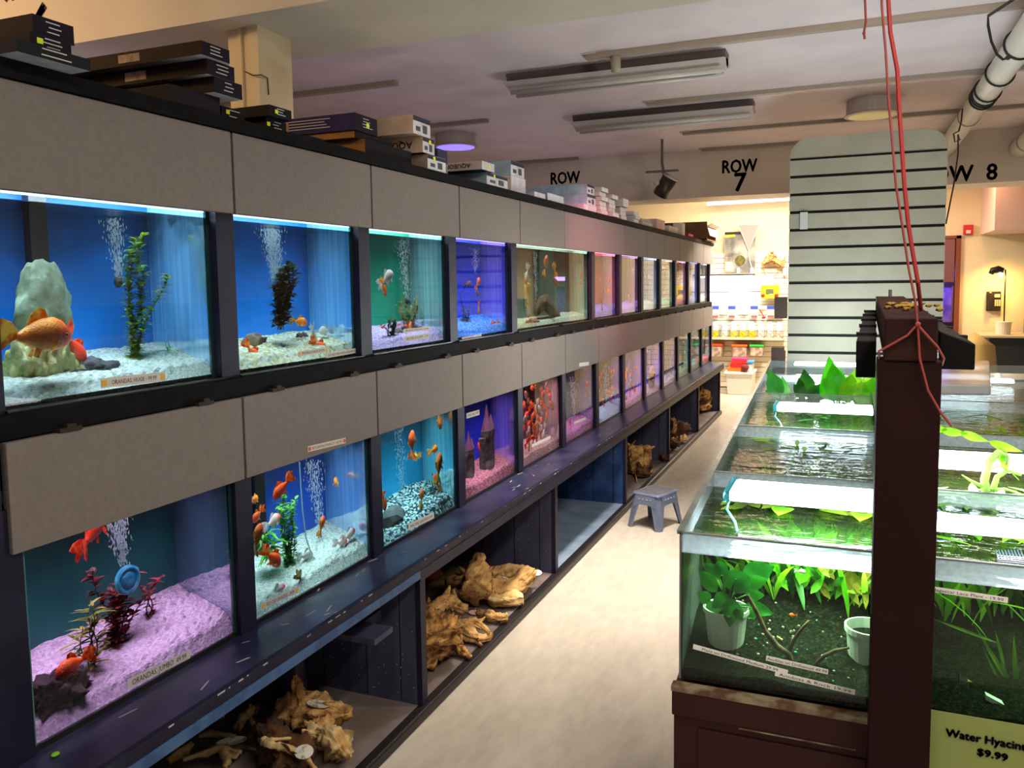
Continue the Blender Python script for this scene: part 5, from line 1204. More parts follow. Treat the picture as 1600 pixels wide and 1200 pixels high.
def bank(xl, xr, sec, side):
    for i in range(len(sec)-1):
        y0, y1 = sec[i], sec[i+1]; a0, a1 = xl(y0), xl(y1)
        t = thing('planted_tank', ((a0+xr)/2, y0, ZB), '%s open-topped planted glass tank in the %s bank' % (LAB[i], side), 'aquarium', 'open planted tanks')
        b = MB(); b.box(a0, xr, y0, y0+.006, ZB, ZW); b.build('front_glass', clean if i == 0 else clean, t)
        b = MB(); b.box(a0, xr, y0-.001, y0+.007, ZW, ZR); b.build('limed_band', haze if i < 3 else hazef, t)
        b = MB(); b.box(a0, xr, y0-.002, y0+.008, ZR-.003, ZR+.001); b.build('glass_rim', rimg, t)
        b = MB(); b.add([(a0-.005, y0, ZB), (a0+.003, y0, ZB), (a1+.003, y1, ZB), (a1-.005, y1, ZB)]+[(a0-.005, y0, ZR), (a0+.003, y0, ZR), (a1+.003, y1, ZR), (a1-.005, y1, ZR)], [(0, 3, 2, 1), (4, 5, 6, 7), (0, 1, 5, 4), (1, 2, 6, 5), (2, 3, 7, 6), (3, 0, 4, 7)])
        b.build('side_glass', wallg, t)
        b = MB(); b.add([(a0-.012, y0, ZR-.006), (a0+.006, y0, ZR-.006), (a1+.006, y1, ZR-.006), (a1-.012, y1, ZR-.006)]+[(a0-.012, y0, ZR+.004), (a0+.006, y0, ZR+.004), (a1+.006, y1, ZR+.004), (a1-.012, y1, ZR+.004)], [(0, 3, 2, 1), (4, 5, 6, 7), (0, 1, 5, 4), (1, 2, 6, 5), (2, 3, 7, 6), (3, 0, 4, 7)])
        b.build('side_rim', rimg, t)
        # water surface
        b = MB(); b.add([(a0+.004, y0+.008, ZW), (xr-.004, y0+.008, ZW), (xr-.004, y1-.002, ZW), (a1+.004, y1-.002, ZW)], [(0, 1, 2, 3)]); b.build('water_surface', water, t)
        b = MB(); n = 30; vs = []; fs = []
        for u in range(n+1):
            for v in range(n+1):
                y = y0+.008+(y1-y0-.012)*v/n; x0_ = xl(y)+.004; x = x0_+(xr-.006-x0_)*u/n
                vs.append((x, y, ZB+.03+.10*v/n+.012*noise.noise(Vector((x*9, y*9, 0)))+.004*noise.noise(Vector((x*60, y*60, 0)))))
        for u in range(n):
            for v in range(n): q = u*(n+1)+v; fs.append((q, q+n+1, q+n+2, q+1))
        b.add(vs, fs); fr = [Vector(vs[u*(n+1)]) for u in range(n+1)]
        b.add(fr+[Vector((q.x, q.y, ZB)) for q in fr], [(j, j+n+1, j+n+2, j+1) for j in range(n)])
        o = b.build('dark_gravel', soil); tag(o, 'dark planted substrate in the %s tank of the %s bank' % (LAB[i], side), 'gravel', kind='stuff')
        MB().box(min(a0, a1)+.01, xr-.004, y1-.012, y1-.003, ZB, ZW-.01).build('back_film', M('algae_film', (34, 66, 16), .6, rgb2=(110, 150, 36), scale=7, lo=.35, hi=.65), t)
bank(LX, XM-.006, SEC, 'aisle-side')
bank(lambda y: XM+.006, XR, SECR, 'right-hand')
MB().box(LX(YB)-.005, XM-.006, YB, YB+.008, ZB, ZR).build('end_glass', hazef, bpy.data.objects['planted_tank.004'])
MB().box(XM+.006, XR, YB, YB+.008, ZB, ZR).build('end_glass', hazef, bpy.data.objects['planted_tank.009'])
# LED bars
led_m = M('led_white', (246, 252, 255), .3, emis=8.)
clip_m = mat_clear('clip_cyan', (150, 232, 240), diff=.5, dcol=(90, 210, 220))
def led(x0, x1, y0, y1, z, label, clip=True):
    t = thing('led_light_bar', ((x0+x1)/2, (y0+y1)/2, z), label, 'light fixture', 'glowing light bars over the planted tanks')
    MB().box(x0, x1, y0, y1, z, z+.022).build('diffuser', led_m, t, bevel=.005)
    if clip:
        b = MB(); b.box(x0-.018, x0, y0, y1, z-.004, z+.028); b.tube([(x0-.01, (y0+y1)/2+.04, z), (x0-.01, y0+.02, z-.03), (x0+.02, y0-.02, ZR-.03), (x0+.03, y0-.05, ZR-.05)], .004, 6); b.build('clip', clip_m, t, bevel=.004)
led(1.355, XM-.02, 4.26, 4.46, .975, 'glowing white light bar over the third aisle-side tank')
led(1.365, XM-.02, 2.46, 2.66, .975, 'glowing white light bar over the nearest aisle-side tank')
led(XM+.06, 2.95, 3.12, 3.36, .975, 'glowing white light bar over the second right-hand tank', False)
led(XM+.03, 2.6, 2.34, 2.46, .972, 'glowing white light bar behind the front rim of the nearest right-hand tank', False)
area('bar_light', (1.57, 2.46, .968), (.4, .15), 22, (235, 250, 255)); area('bar_light', (1.57, 4.3, .968), (.4, .15), 16, (235, 250, 255))
p = area('bar_light', (2.4, 3.24, .968), (.9, .18), 24, (240, 250, 250)); p = area('bar_light', (2.3, 2.40, .965), (.5, .08), 10, (240, 250, 250))
led(1.30, XM-.03, 6.5, 6.62, .985, 'glowing white light bar behind the tall leaves at the far end', False)
led(XM+.1, 2.7, 6.3, 6.42, .92, 'glowing white light bar under the fogged tray', False)
area('bar_light', (1.55, 6.48, 1.03), (.45, .1), 26, (240, 252, 255), rot=(math.radians(-105), 0, 0))
area('bar_light', (1.55, 6.63, 1.02), (.45, .1), 12, (240, 252, 255), rot=(math.radians(120), 0, 0))
area('bar_light', (2.2, 6.36, .95), (.7, .3), 10, (240, 252, 255), rot=(math.radians(180), 0, 0))
area('bar_light', (2.25, 5.75, .93), (.5, .3), 8, (240, 252, 255), rot=(math.radians(180), 0, 0))

# post, beam, hoods
t = thing('post_and_beam', (1.81, 2.1, 0), 'tall dark maroon post with a beam running back over the planted tanks', 'post')
b = MB(); b.box(1.745, 1.875, 2.035, 2.15, .02, 1.44); b.build('post', post_m, t, bevel=.003)
def bx(y): return 1.81+.055*(y-2.05)/2.5
b = MB(); b.add([(bx(2.03)-.052, 2.03, 1.44), (bx(2.03)+.055, 2.03, 1.44), (bx(4.6)+.065, 4.6, 1.44), (bx(4.6)-.065, 4.6, 1.44), (bx(2.03)-.052, 2.03, 1.535), (bx(2.03)+.055, 2.03, 1.535), (bx(4.6)+.065, 4.6, 1.535), (bx(4.6)-.065, 4.6, 1.535)],
    [(3, 2, 1, 0), (4, 5, 6, 7), (0, 1, 5, 4), (1, 2, 6, 5), (2, 3, 7, 6), (3, 0, 4, 7)]); b.build('beam', M('beam_top_brown', (56, 32, 28), .85, spec=.1, rgb2=(42, 24, 22), scale=10), t, bevel=.003)
b = MB(); b.tube([(bx(4.5), 4.5, 1.53), (bx(4.5), 4.5, 1.57)], .008, 8); b.build('bolt', M('bolt_grey', (90, 84, 80), .5), t)
b = MB(); p = at_z(1415, 480, 1.536)
for i in range(26): b.blob(p+Vector((random.gauss(0, .03), random.gauss(0, .14), .004)), (.012, .03, .006), 1, .4)
tag(b.build('yellow_debris', M('debris_yellow', (150, 116, 30), .9)), 'small heap of yellowish dried fluff lying on the beam top', 'debris', kind='stuff')
hood_m = M('hood_black', (10, 9, 10), .6, spec=.15); hood_rib = M('hood_rib', (30, 26, 28), .6, spec=.2)
def hood(x0, x1, y0, y1, z0, z1, dx, label, slope=0):
    t = thing('lamp_hood', ((x0+x1)/2, y0, z0), label, 'lamp hood')
    b = MB(); b.add([(x0, y0, z0), (x1, y0, z0), (x1+dx, y1, z0), (x0+dx, y1, z0), (x0, y0, z1-(slope if x0 > 1.8 else slope)*0), (x1, y0, z1-slope), (x1+dx, y1, z1-slope), (x0+dx, y1, z1)], [(3, 2, 1, 0), (4, 5, 6, 7), (0, 1, 5, 4), (1, 2, 6, 5), (2, 3, 7, 6), (3, 0, 4, 7)])
    b.build('hood_shell', hood_m, t, bevel=.003)
    for k in range(5):
        y = y0+(y1-y0)*(k+.5)/5; d = dx*(k+.5)/5
        b = MB(); b.box(x0+d-.004, x1+d+.001, y-.02, y+.02, z1-slope-.002, z1-slope+.008); b.build('rib', hood_rib, t)
hood(1.700, 1.745, 2.17, 4.3, 1.385, 1.475, .05, 'black ribbed lamp hood hanging on the aisle side of the beam')
hood(1.88, 1.955, 2.17, 4.3, 1.41, 1.50, .05, 'black lamp hood hanging on the right side of the beam', .03)
# red cords
red = M('cord_red', (168, 40, 40), .6); redf = M('cord_faded', (150, 62, 60), .6)
b = MB(); Yc = 2.4
b.tube([at_y(1387, -30, Yc)]+[at_y(x, y, Yc) for x, y in ((1388, 0), (1391, 50), (1402, 110), (1405, 170), (1409, 230), (1413, 290), (1419, 350), (1427, 400), (1434, 440))]+[at_y(1439, 484, 2.5)], .0055, 7, nz=0)
b.build('x', red); o = bpy.data.objects['x']; o.name = 'red_cord'; tag(o, 'thick red cord hanging from the ceiling to the beam above the plant tanks', 'cord')
b = MB(); Yc = 2.02
b.tube([at_y(1377, -30, Yc)]+[at_y(x, y, Yc) for x, y in ((1378, 10), (1384, 80), (1388, 150), (1394, 220), (1400, 290), (1411, 360), (1420, 420), (1430, 470), (1434, 508), (1437, 560), (1450, 610), (1470, 645))]+[at_y(1487, 666, Yc)], .0026, 6)
b.tube([at_y(x, y, 2.018) for x, y in ((1434, 506), (1418, 524), (1395, 537), (1373, 549))]+[at_y(1374, 560, 2.05)], .0026, 6)
b.tube([at_y(x, y, 2.018) for x, y in ((1434, 508), (1450, 526), (1465, 542), (1475, 560))]+[at_y(1472, 570, 2.05)], .0026, 6)
b.blob(at_y(1434, 507, 2.018), .007, 1, .1)
tag(b.build('red_cord', redf), 'thin red cord hanging down and tied round the post, loose end over the water', 'cord')
b = MB(); b.tube([at_y(1350, -30, 2.5), at_y(1352, 10, 2.5), at_y(1353, 35, 2.5), at_y(1350, 50, 2.5), at_y(1351, 61, 2.5)], .003, 6); b.blob(at_y(1350, 52, 2.5), .005, 1, .1)
tag(b.build('red_cord', redf), 'short knotted red cord end hanging at the top edge of the view', 'cord')

# slatted board behind the table
YS = 7.36
t = thing('slatted_board', (1.78, YS, 0), 'tall grey slatted display board with rounded top behind the planted tanks', 'display board')
xl_, xr_ = 1.19, 2.36; ztop = 2.79
zg = [2.623-.1462*i for i in range(17)]
b = MB(); edges = [ztop]+[z for z in zg if z > .1]+[.1]
slat_m = M('slat_grey_green', (152, 152, 134), .6, rgb2=(144, 144, 127), scale=3)
for i in range(len(edges)-1):
    z1 = edges[i]-(.012 if i else 0); z0 = edges[i+1]+.012
    if i == 0:
        r = .15; out = [(xl_, YS, z0), (xr_, YS, z0)]
        out += [(xr_-r+r*math.cos(a), YS, z1-r+r*math.sin(a)) for a in [k*math.pi/12 for k in range(7)]]
        out += [(xl_+r-r*math.sin(a), YS, z1-r+r*math.cos(a)) for a in [k*math.pi/12 for k in range(7)]]
        b.prism(out, (0, .02, 0))
    else: b.box(xl_, xr_, YS, YS+.02, z0, z1)
b.build('slats', slat_m, t)
b = MB(); b.box(xl_+.004, xr_-.004, YS+.014, YS+.03, .0, ztop-.16); b.build('backing', M('slat_groove', (6, 6, 6), .9), t)
MB().box(xl_-.10, xl_-.02, YS+.03, YS+.12, .0, 1.02).build('side_post', M('post_brown', (76, 46, 32), .6), t)
MB().box(xl_-.11, xl_-.01, YS+.02, YS+.12, 1.30, 1.48).build('side_bracket', M('bracket_dark', (50, 30, 22), .6), t)
MB().box(xl_-.13, xl_-.03, YS+.02, YS+.12, .88, 1.05).build('side_bracket', M('bracket_dark', (50, 30, 22), .6), t)
p = at_y(1256, 345, YS-.01); MB().box(p.x-.03, p.x+.03, YS-.02, YS-.004, p.z-.07, p.z+.07).build('hook_card', M('hook_clear', (180, 186, 180), .3), t)

# ================================================================== PLANTS IN THE OPEN TANKS
lf_lime = mat_leaf('leaf_lime', (96, 200, 20), (170, 226, 60), 5, tl=.5)
lf_green = mat_leaf('leaf_anubias', (36, 120, 40), (60, 160, 50), 6, tl=.3)
lf_deep = mat_leaf('leaf_deep', (24, 84, 24), (50, 120, 30), 8, tl=.3)
lf_moss = mat_leaf('leaf_murky', (60, 110, 14), (120, 170, 24), 5, tl=.4)
lf_pale = mat_leaf('leaf_palewhite', (210, 236, 150), (236, 246, 210), 5, tl=.4)
lf_brown = mat_leaf('leaf_brownish', (120, 110, 30), (160, 140, 40), 6, tl=.3)
pot_w = M('pot_white', (212, 214, 206), .45)
def pleaf(b, P0, P1, w, tilt=0., n=8, bend=.12):
    """a broad leaf from P0 to P1, its face turned roughly toward the aisle side it is seen from"""
    P0, P1 = Vector(P0), Vector(P1); d = P1-P0; L = d.length; d = d/L
    v = Vector((math.sin(tilt), -math.cos(tilt), .35)); side = d.cross(v).normalized(); nn = side.cross(d); vs = []
    for i in range(n+1):
        t = i/n; ww = w*.5*max(.03, math.sin(math.pi*t**.75)); q = P0+d*(L*t)-nn*(bend*L*math.sin(math.pi*t)); wv = .06*w*math.sin(t*14)
        vs += [q-side*ww+nn*(.18*ww+wv), q-side*ww*.5+nn*(.04*ww), q, q+side*ww*.5+nn*(.04*ww), q+side*ww+nn*(.18*ww-wv)]
    fs = []
    for i in range(n):
        for k in range(4): a = i*5+k; fs.append((a, a+1, a+6, a+5))
    b.add(vs, fs)
def potted(px, py0, py1, Y, r, label, leaves, soilz=None):
    a = at_y(px, py0, Y); c = at_y(px, py1, Y); t = thing('potted_water_plant', (a.x, Y, a.z), label, 'potted plant')
    H = c.z-a.z
    b = MB(); b.lathe((a.x, Y, a.z), [(r*.78, 0), (r*.97, H*.9), (r*1.05, H*.9), (r*1.05, H), (r*.97, H), (r*.9, H*.8)], 24); b.build('pot', pot_w, t, sm=False)
    b = MB(); b.lathe((a.x, Y, a.z+H*.7), [(r*.85, 0), (r*.9, H*.12)], 16); b.build('soil', soil, t)
    if leaves:
        lv = MB(); st = MB(); top = Vector((a.x, Y, a.z+H*.9))
        for (x0, y0, x1, y1, w, dy) in leaves:
            P0 = at_y(x0, y0, Y+dy); P1 = at_y(x1, y1, Y+dy); pleaf(lv, P0, P1, w, tilt=(x0-px)*.01); st.tube([top, top.lerp(P0, .5)+Vector((0, 0, .01)), P0], .0022, 5)
        lv.build('leaves', lf_green, t, sm=True); st.build('stem', lf_deep, t, sm=True)
    return t
potted(1134, 1008, 948, 2.36, .062, 'white pot of broad-leaved dark green plant in the nearest planted tank',
       [(1120, 925, 1092, 890, .045, 0), (1125, 905, 1100, 880, .05, .02), (1130, 900, 1122, 874, .04, .03), (1130, 915, 1165, 895, .06, -.03), (1150, 905, 1172, 925, .06, -.05), (1140, 930, 1112, 950, .05, -.05),
        (1145, 935, 1140, 980, .055, -.07), (1160, 915, 1200, 905, .045, .0), (1165, 930, 1195, 930, .035, 0), (1165, 945, 1210, 960, .04, .02), (1160, 905, 1210, 885, .07, .06), (1110, 940, 1090, 925, .04, .0), (1150, 950, 1160, 970, .03, -.06), (1172, 950, 1178, 968, .05, .0), (1120, 960, 1105, 940, .05, -.02)])
potted(1357, 1062, 978, 2.40, .062, 'white pot standing right of the branch, half behind the maroon post', [])
b = MB()
P = [at_y(x, y, 2.31) for x, y in ((1168, 930), (1183, 958), (1195, 985), (1214, 1010), (1232, 1022), (1246, 1055))]; b.tube(P, [.005, .006, .007, .009, .008, .004], 8, nz=.004, nf=20)
b.tube([at_y(x, y, 2.32) for x, y in ((1232, 1022), (1240, 1000), (1255, 980), (1264, 970))], [.006, .005, .004, .003], 8, nz=.003)
b.tube([at_y(x, y, 2.30) for x, y in ((1272, 1040), (1288, 1025), (1305, 1017), (1327, 1012))], [.004, .006, .006, .003], 8, nz=.003)
tag(b.build('branch', M('branch_brown', (110, 76, 44), .8, rgb2=(70, 44, 28), scale=30), sm=True), 'thin brown forked branch lying in the nearest planted tank between the two pots', 'branch')
b = MB(); p = at_y(1285, 1000, 2.62); b.blob(p, (.09, .05, .03), 3, .2, 1.5, 3)
tag(b.build('rock', M('rock_tan', (110, 96, 60), .8), sm=True), 'flat tan stone behind the branch in the nearest planted tank', 'rock')
b = MB()
for i in range(60):
    x = random.uniform(1.3, 1.78); y = random.uniform(2.22, 2.6); b.blob((x, y, ZB+.036+.10*(y-2.19)/.76), random.uniform(.002, .005), 1, .1)
tag(b.build('pebbles', mat_speckle('pebble_mix', [(200, 196, 180), (40, 150, 110), (190, 160, 110), (120, 120, 110)], 60)), 'scattered pale and green pebbles on the dark substrate', 'pebbles', kind='stuff')
def tuft(x, y, z0, h, n, ll, lw, m, label, sp=.1, cat='aquatic plant', bend=.5, seed=0, zmax=None):
    r = random.Random(seed+int(x*100)); t = thing('water_plant', (x, y, z0), label, cat); b = MB()
    for i in range(n):
        a = r.uniform(0, 6.28); d = Vector((math.cos(a)*r.uniform(.1, .8), math.sin(a)*r.uniform(.1, .8), 1)).normalized()
        p = Vector((x+r.gauss(0, sp*.4), y+r.gauss(0, sp*.4), z0))
        b.leaf(p, d, ll*r.uniform(.7, 1.15), lw*r.uniform(.7, 1.2), 7, curl=bend*r.uniform(.3, 1))
    for v in b.v:
        v.y = max(v.y, YF+.012)
        v.x = min(max(v.x, LX(v.y)+.012), XM-.014) if x < XM else max(v.x, XM+.014)
    if zmax:
        for v in b.v: v.z = min(v.z, zmax)
    b.build('leaves', m, t, sm=True); return t
pos_names = {0: 'left', 1: 'middle', 2: 'right'}
specs = [(YF, 2.95, 'nearest aisle-side tank'), (2.95, 3.95, 'second aisle-side tank'), (3.95, 5.15, 'third aisle-side tank'), (5.15, 6.2, 'fourth aisle-side tank')]
for si, (y0, y1, nm) in enumerate(specs):
    for j in range(3):
        x = 1.40+.155*j; y = y0+(y1-y0)*(.66 if si == 0 else .55)
        tuft(x, y, ZB+.1, .3, 34, .27, .022, [lf_moss, lf_deep, lf_lime][(si+j) % 3], 'grassy green water plant at the %s of the %s' % (pos_names[j], nm), sp=.16, seed=si*9+j, zmax=ZW-.012)
    for j in range(2):
        x = 1.44+.22*j; y = y0+(y1-y0)*.88
        tuft(x, y, ZB+.1, .3, 40, .30, .03, [lf_deep, lf_moss][j], 'bushy green water plant at the back %s of the %s' % (['left', 'right'][j], nm), sp=.22, seed=50+si*9+j, zmax=ZW-.012)
for si, (y0, y1, nm) in enumerate([(YF, 2.92, 'nearest right-hand tank'), (2.92, 4.0, 'second right-hand tank'), (4.0, 5.1, 'third right-hand tank')]):
    for j in range(3):
        x = 1.98+.25*j; y = y0+(y1-y0)*.7
        tuft(x, y, ZB+.1, .3, 40, .29, .026, [lf_lime, lf_moss, lf_moss][(si+j) % 3], 'grassy green water plant at the %s of the %s' % (pos_names[j], nm), sp=.24, seed=90+si*9+j, zmax=ZW-.012)
# broad leaf masses seen through the front pane
for k, (px, py, Y) in enumerate([(1250, 935, 2.62), (1290, 925, 2.7), (1330, 930, 2.66), (1345, 960, 2.6), (1225, 950, 2.7)]):
    p = at_y(px, py, Y); r = random.Random(k); b = MB(); t = thing('water_plant', (p.x, p.y, ZB+.12), 'leafy bright green plant in the nearest planted tank, %s from the left' % ['second', 'third', 'fourth', 'fifth', 'first'][k], 'aquatic plant')
    for i in range(60):
        a = r.uniform(0, 6.28); q = Vector((p.x+r.gauss(0, .05), p.y+r.gauss(0, .03), ZB+.12+r.uniform(0, .17)))
        q2 = q+Vector((math.cos(a)*.05, math.sin(a)*.03, r.uniform(.04, .10))); q2.z = min(q2.z, ZW-.01); pleaf(b, q, q2, .024, n=4, tilt=r.uniform(-1, 1))
    b.build('leaves', [lf_lime, lf_moss, lf_lime, lf_brown, lf_deep][k], t)
# emergent leaves in the far aisle-side tank
def emergent(bases, label, m, dz=0):
    t = None; b = MB()
    for (x0, y0, x1, y1, w) in bases:
        w *= 1.25; P0 = at_z(x0, y0, ZW+dz)
        if t is None: t = thing('emergent_plant', P0, label, 'plant')
        P0.y = min(P0.y, 6.1); P1 = at_y(x1, y1, P0.y+random.uniform(-.02, .1)); pleaf(b, P0, P1, w, tilt=random.uniform(-.4, .4))
    b.build('leaves', m, t, sm=True)
emergent([(1218, 622, 1200, 578, .09), (1222, 614, 1194, 612, .08), (1230, 620, 1222, 588, .05)], 'sword-leaved green plant standing out of the water at the left end of the far tanks', lf_green)
emergent([(1262, 622, 1256, 577, .085), (1258, 622, 1240, 600, .06), (1266, 622, 1282, 600, .07), (1262, 622, 1272, 612, .06), (1255, 622, 1248, 590, .05), (1268, 622, 1292, 618, .05)], 'small cluster of heart-shaped leaves between the two taller plants', lf_deep)
emergent([(1308, 628, 1295, 557, .10), (1312, 628, 1300, 568, .11), (1304, 628, 1285, 586, .09), (1318, 628, 1320, 594, .07), (1312, 628, 1312, 575, .09)], 'tall glossy bright green leaves standing above the light bar', mat_leaf('leaf_glossy', (60, 190, 20), (90, 210, 40), 5, rough=.25, tl=.45))
emergent([(1326, 630, 1330, 583, .10), (1335, 630, 1350, 590, .08), (1345, 630, 1368, 588, .09), (1355, 630, 1382, 592, .09), (1340, 632, 1358, 612, .1), (1322, 630, 1342, 572, .09), (1350, 630, 1376, 576, .10), (1335, 630, 1360, 598, .12), (1360, 630, 1378, 606, .10)], 'bright yellow-green broad leaves beside the post', lf_lime)
# floating leaves on the water
def floaters(n, x0, x1, y0, y1, m, label, L=.09, w=.045):
    b = MB(); r = random.Random(n+int(y0*10))
    for i in range(n):
        p = Vector((r.uniform(x0, x1), r.uniform(y0, y1), ZW+r.uniform(.001, .01))); a = r.uniform(0, 6.28)
        b.leaf(p, (math.cos(a), math.sin(a), r.uniform(-.02, .12)), L*r.uniform(.5, 1.2), w, 5, curl=.05)
    tag(b.build('floating_leaves', m, sm=True), label, 'floating plants', kind='stuff')
floaters(46, 1.33, 1.78, 2.68, 2.92, mat_leaf('leaf_float', (60, 90, 14), (130, 160, 30), 8), 'mat of olive green leaves floating behind the nearest light bar')
floaters(14, 1.5, 1.78, 2.70, 2.9, lf_lime, 'bright green leaves floating by the post behind the nearest light bar', .1, .07)
floaters(16, 1.3, 1.78, 3.7, 3.93, lf_moss, 'thin leaves floating in the second aisle-side tank', .12, .02)
floaters(12, 1.38, 1.7, 4.5, 4.9, lf_deep, 'leaves floating behind the far light bar', .1, .04)
floaters(60, 1.88, 2.5, 2.95, 3.1, lf_lime, 'mass of yellow-green leaves floating in front of the right-hand light bar', .2, .03)
floaters(40, 1.9, 2.6, 4.1, 4.9, lf_moss, 'yellow-green weed floating in the third right-hand tank', .2, .02)
floaters(24, 2.0, 2.45, 2.5, 2.8, lf_lime, 'weed floating beside the black basket', .12, .02)
# curled pale stems in the right-hand tank
t = thing('curled_water_plant', at_z(1544, 775, ZW), 'pale thick-stemmed curling plant rising from the water right of the post', 'plant')
b = MB(); Yq = at_z(1544, 775, ZW).y
for pts, r0, r1 in [(((1542, 778), (1538, 750), (1545, 722), (1562, 705), (1574, 712), (1572, 726)), .022, .012), (((1548, 775), (1558, 745), (1575, 735), (1596, 742)), .010, .006), (((1535, 760), (1515, 750), (1503, 742)), .012, .004), (((1545, 735), (1562, 728), (1580, 738), (1592, 750)), .006, .003), (((1545, 765), (1570, 764), (1595, 772)), .010, .005)]:
    n = len(pts); b.tube([at_y(x, y, Yq) for x, y in pts], [r0+(r1-r0)*i/(n-1) for i in range(n)], 8, nz=.004, nf=15, flat=.5)
b.build('stems', lf_pale, t, sm=True)
b = MB()
for (x0, y0, x1, y1) in [(1560, 720, 1574, 706), (1570, 706, 1572, 740), (1470, 672, 1512, 678), (1500, 675, 1545, 690), (1545, 690, 1598, 706), (1455, 668, 1480, 672)]: pleaf(b, at_y(x0, y0, Yq), at_y(x1, y1, Yq), .03)
b.build('leaves', lf_lime, t)
b = MB()
for k in range(9):
    p = at_z(1560+k*5, 876, ZW+.004); q = at_z(1568+k*5, 866, ZW+.03); b.tube([p+Vector((0, -.03, 0)), p+Vector((0, .05, .012))], .0022, 5)
for k in range(5):
    b.tube([at_z(1558, 880-k*3, ZW+.01), at_z(1602, 884-k*3, ZW+.01)], .0022, 5)
tag(b.build('mesh_basket', M('basket_black', (20, 30, 40), .4)), 'black mesh basket lying at the surface at the right edge', 'basket')
b = MB(); p = [at_z(1467, 617, .955), at_z(1548, 618, .955), at_z(1546, 576, .955), at_z(1472, 576, .955)]
b.add(p+[q+Vector((0, 0, .06)) for q in p], [(3, 2, 1, 0), (4, 5, 6, 7), (0, 1, 5, 4), (1, 2, 6, 5), (2, 3, 7, 6), (3, 0, 4, 7)])
tag(b.build('plastic_tray', mat_clear('fogged_plastic', (240, 246, 250), diff=.8, dcol=(236, 242, 246), rough=.2), bevel=.01), 'fogged clear plastic tray lying over the far right-hand tanks', 'tray')
b = MB(); q = at_z(1560, 590, .955); b.obox((q.x+.12, q.y, .965), (.5, 0, 0), (0, .25, 0), (0, 0, .012)); tag(b.build('glass_cover', M('cover_glass', (220, 230, 234), .1, alpha=.6)), 'clear glass cover at the far right tank corner, behind the fogged tray', 'cover')
# price strips and sign
f = bpy.data.objects['planted_tank']; fy = YF-.003
pl = M('strip_paper', (250, 248, 240), .7)
strip(f, at_y(1083, 1010, fy), at_y(1231, 1051, fy), (0, -1, 0), .0135, 'Plant on Driftwood Medium 29.99', pl, tw=.8, ts=.55, label='handwritten price strip, longest upper one')
strip(f, at_y(1197, 1028, fy-.001), at_y(1294, 1050, fy-.001), (0, -1, 0), .0135, 'Anubias on Driftwood 49.99', pl, tw=.96, ts=.55, label='handwritten price strip, right upper one')
strip(f, at_y(1211, 1052, fy), at_y(1336, 1082, fy), (0, -1, 0), .0135, 'Anubias & Rock 19.99       ', pl, tw=.9, ts=.55, label='handwritten price strip, lowest one')
fr_ = bpy.data.objects['planted_tank.005']
strip(fr_, at_y(1440, 918, fy), at_y(1575, 938, fy), (0, -1, 0), .0135, 'Madagascar Lace Plant - 19.99', pl, tw=.9, ts=.55, label='handwritten price strip')
ys = 2.10
t = thing('price_sign', at_y(1530, 1170, ys), 'large pale green paper sign reading Water Hyacinth on the stand right of the post', 'sign')
a, c, d = at_y(1450, 1108, ys), at_y(1640, 1140, ys), at_y(1445, 1240, ys)
x = (c-a).normalized(); y = Vector((0, -1, 0)).cross(x)
MB().obox((a+c)/2-y*.10, (c-a), y*.2, Vector((0, .002, 0))).build('paper', M('sign_green', (140, 154, 84), .6), t)
b = MB(); add_text(b, 'Water Hyacinth', at_y(1478, 1143, ys), at_y(1612, 1168, ys), (0, -1, 0), .0185, off=.003, bold=.0016); add_text(b, '$9.99', at_y(1527, 1173, ys), at_y(1574, 1183, ys), (0, -1, 0), .0165, off=.003, bold=.0016)
b.build('lettering', INK, t)
# contents of the nearest right-hand tank
b = MB(); p = at_y(1513, 1080, 2.34); ax = Vector((.9, 0, -.25)).normalized(); t = thing('ribbed_basket_pot', p, 'small tipped plant pot with yellow ribs and black rim in the nearest right-hand tank', 'pot')
b.tube([p-ax*.012, p+ax*.03], [.03, .026], 16, ridge=.3); b.build('ribbed_body', M('pot_yellow', (190, 140, 40), .5, rgb2=(120, 80, 20), scale=60, stretch=(1, 1, 6)), t)
b = MB(); b.tube([p-ax*.032, p-ax*.012], [.034, .032], 16); b.build('rim', M('hood_black', (14, 13, 15)), t)
b = MB(); Yv = 2.38
for (x0, y0, x1, y1, w) in [(1598, 1100, 1522, 975, .012), (1560, 1005, 1455, 966, .008), (1590, 1090, 1584, 990, .012), (1570, 1040, 1555, 985, .008), (1596, 1110, 1560, 1020, .008), (1575, 1090, 1535, 1010, .006)]:
    pleaf(b, at_y(x0, y0, Yv), at_y(x1, y1, Yv), w, bend=.06)
tag(b.build('grass_plant', lf_moss), 'long thin grass blades leaning in the nearest right-hand tank', 'aquatic plant')
b = MB(); b.obox(at_y(1568, 1102, 2.26), at_y(1595, 1118, 2.26)-at_y(1538, 1088, 2.26), (0, 0, .012), (0, .02, 0)); tag(b.build('glass_piece', M('glass_glint', (220, 236, 230), .1)), 'glass piece with painted white reflection lying on the dark gravel by the yellow ribbed pot', 'strip')  # near-white colour stands for the reflection on the glass
for (px, py, L, kd, lab) in [(1238, 961, .016, 'orange', 'tiny orange fish in the nearest planted tank'), (1252, 893, .022, 'silver', 'tiny grey fish near the waterline of the nearest planted tank'), (1455, 890, .02, 'silver', None)]:
    if not lab: continue
    o = copy_tree(PROTO[kd]); o.scale = (L*1.4,)*3; o.location = at_y(px, py, 2.45); o.rotation_euler = (0, 0, -R90 if kd == 'silver' else R90); tag(o, lab, 'fish')

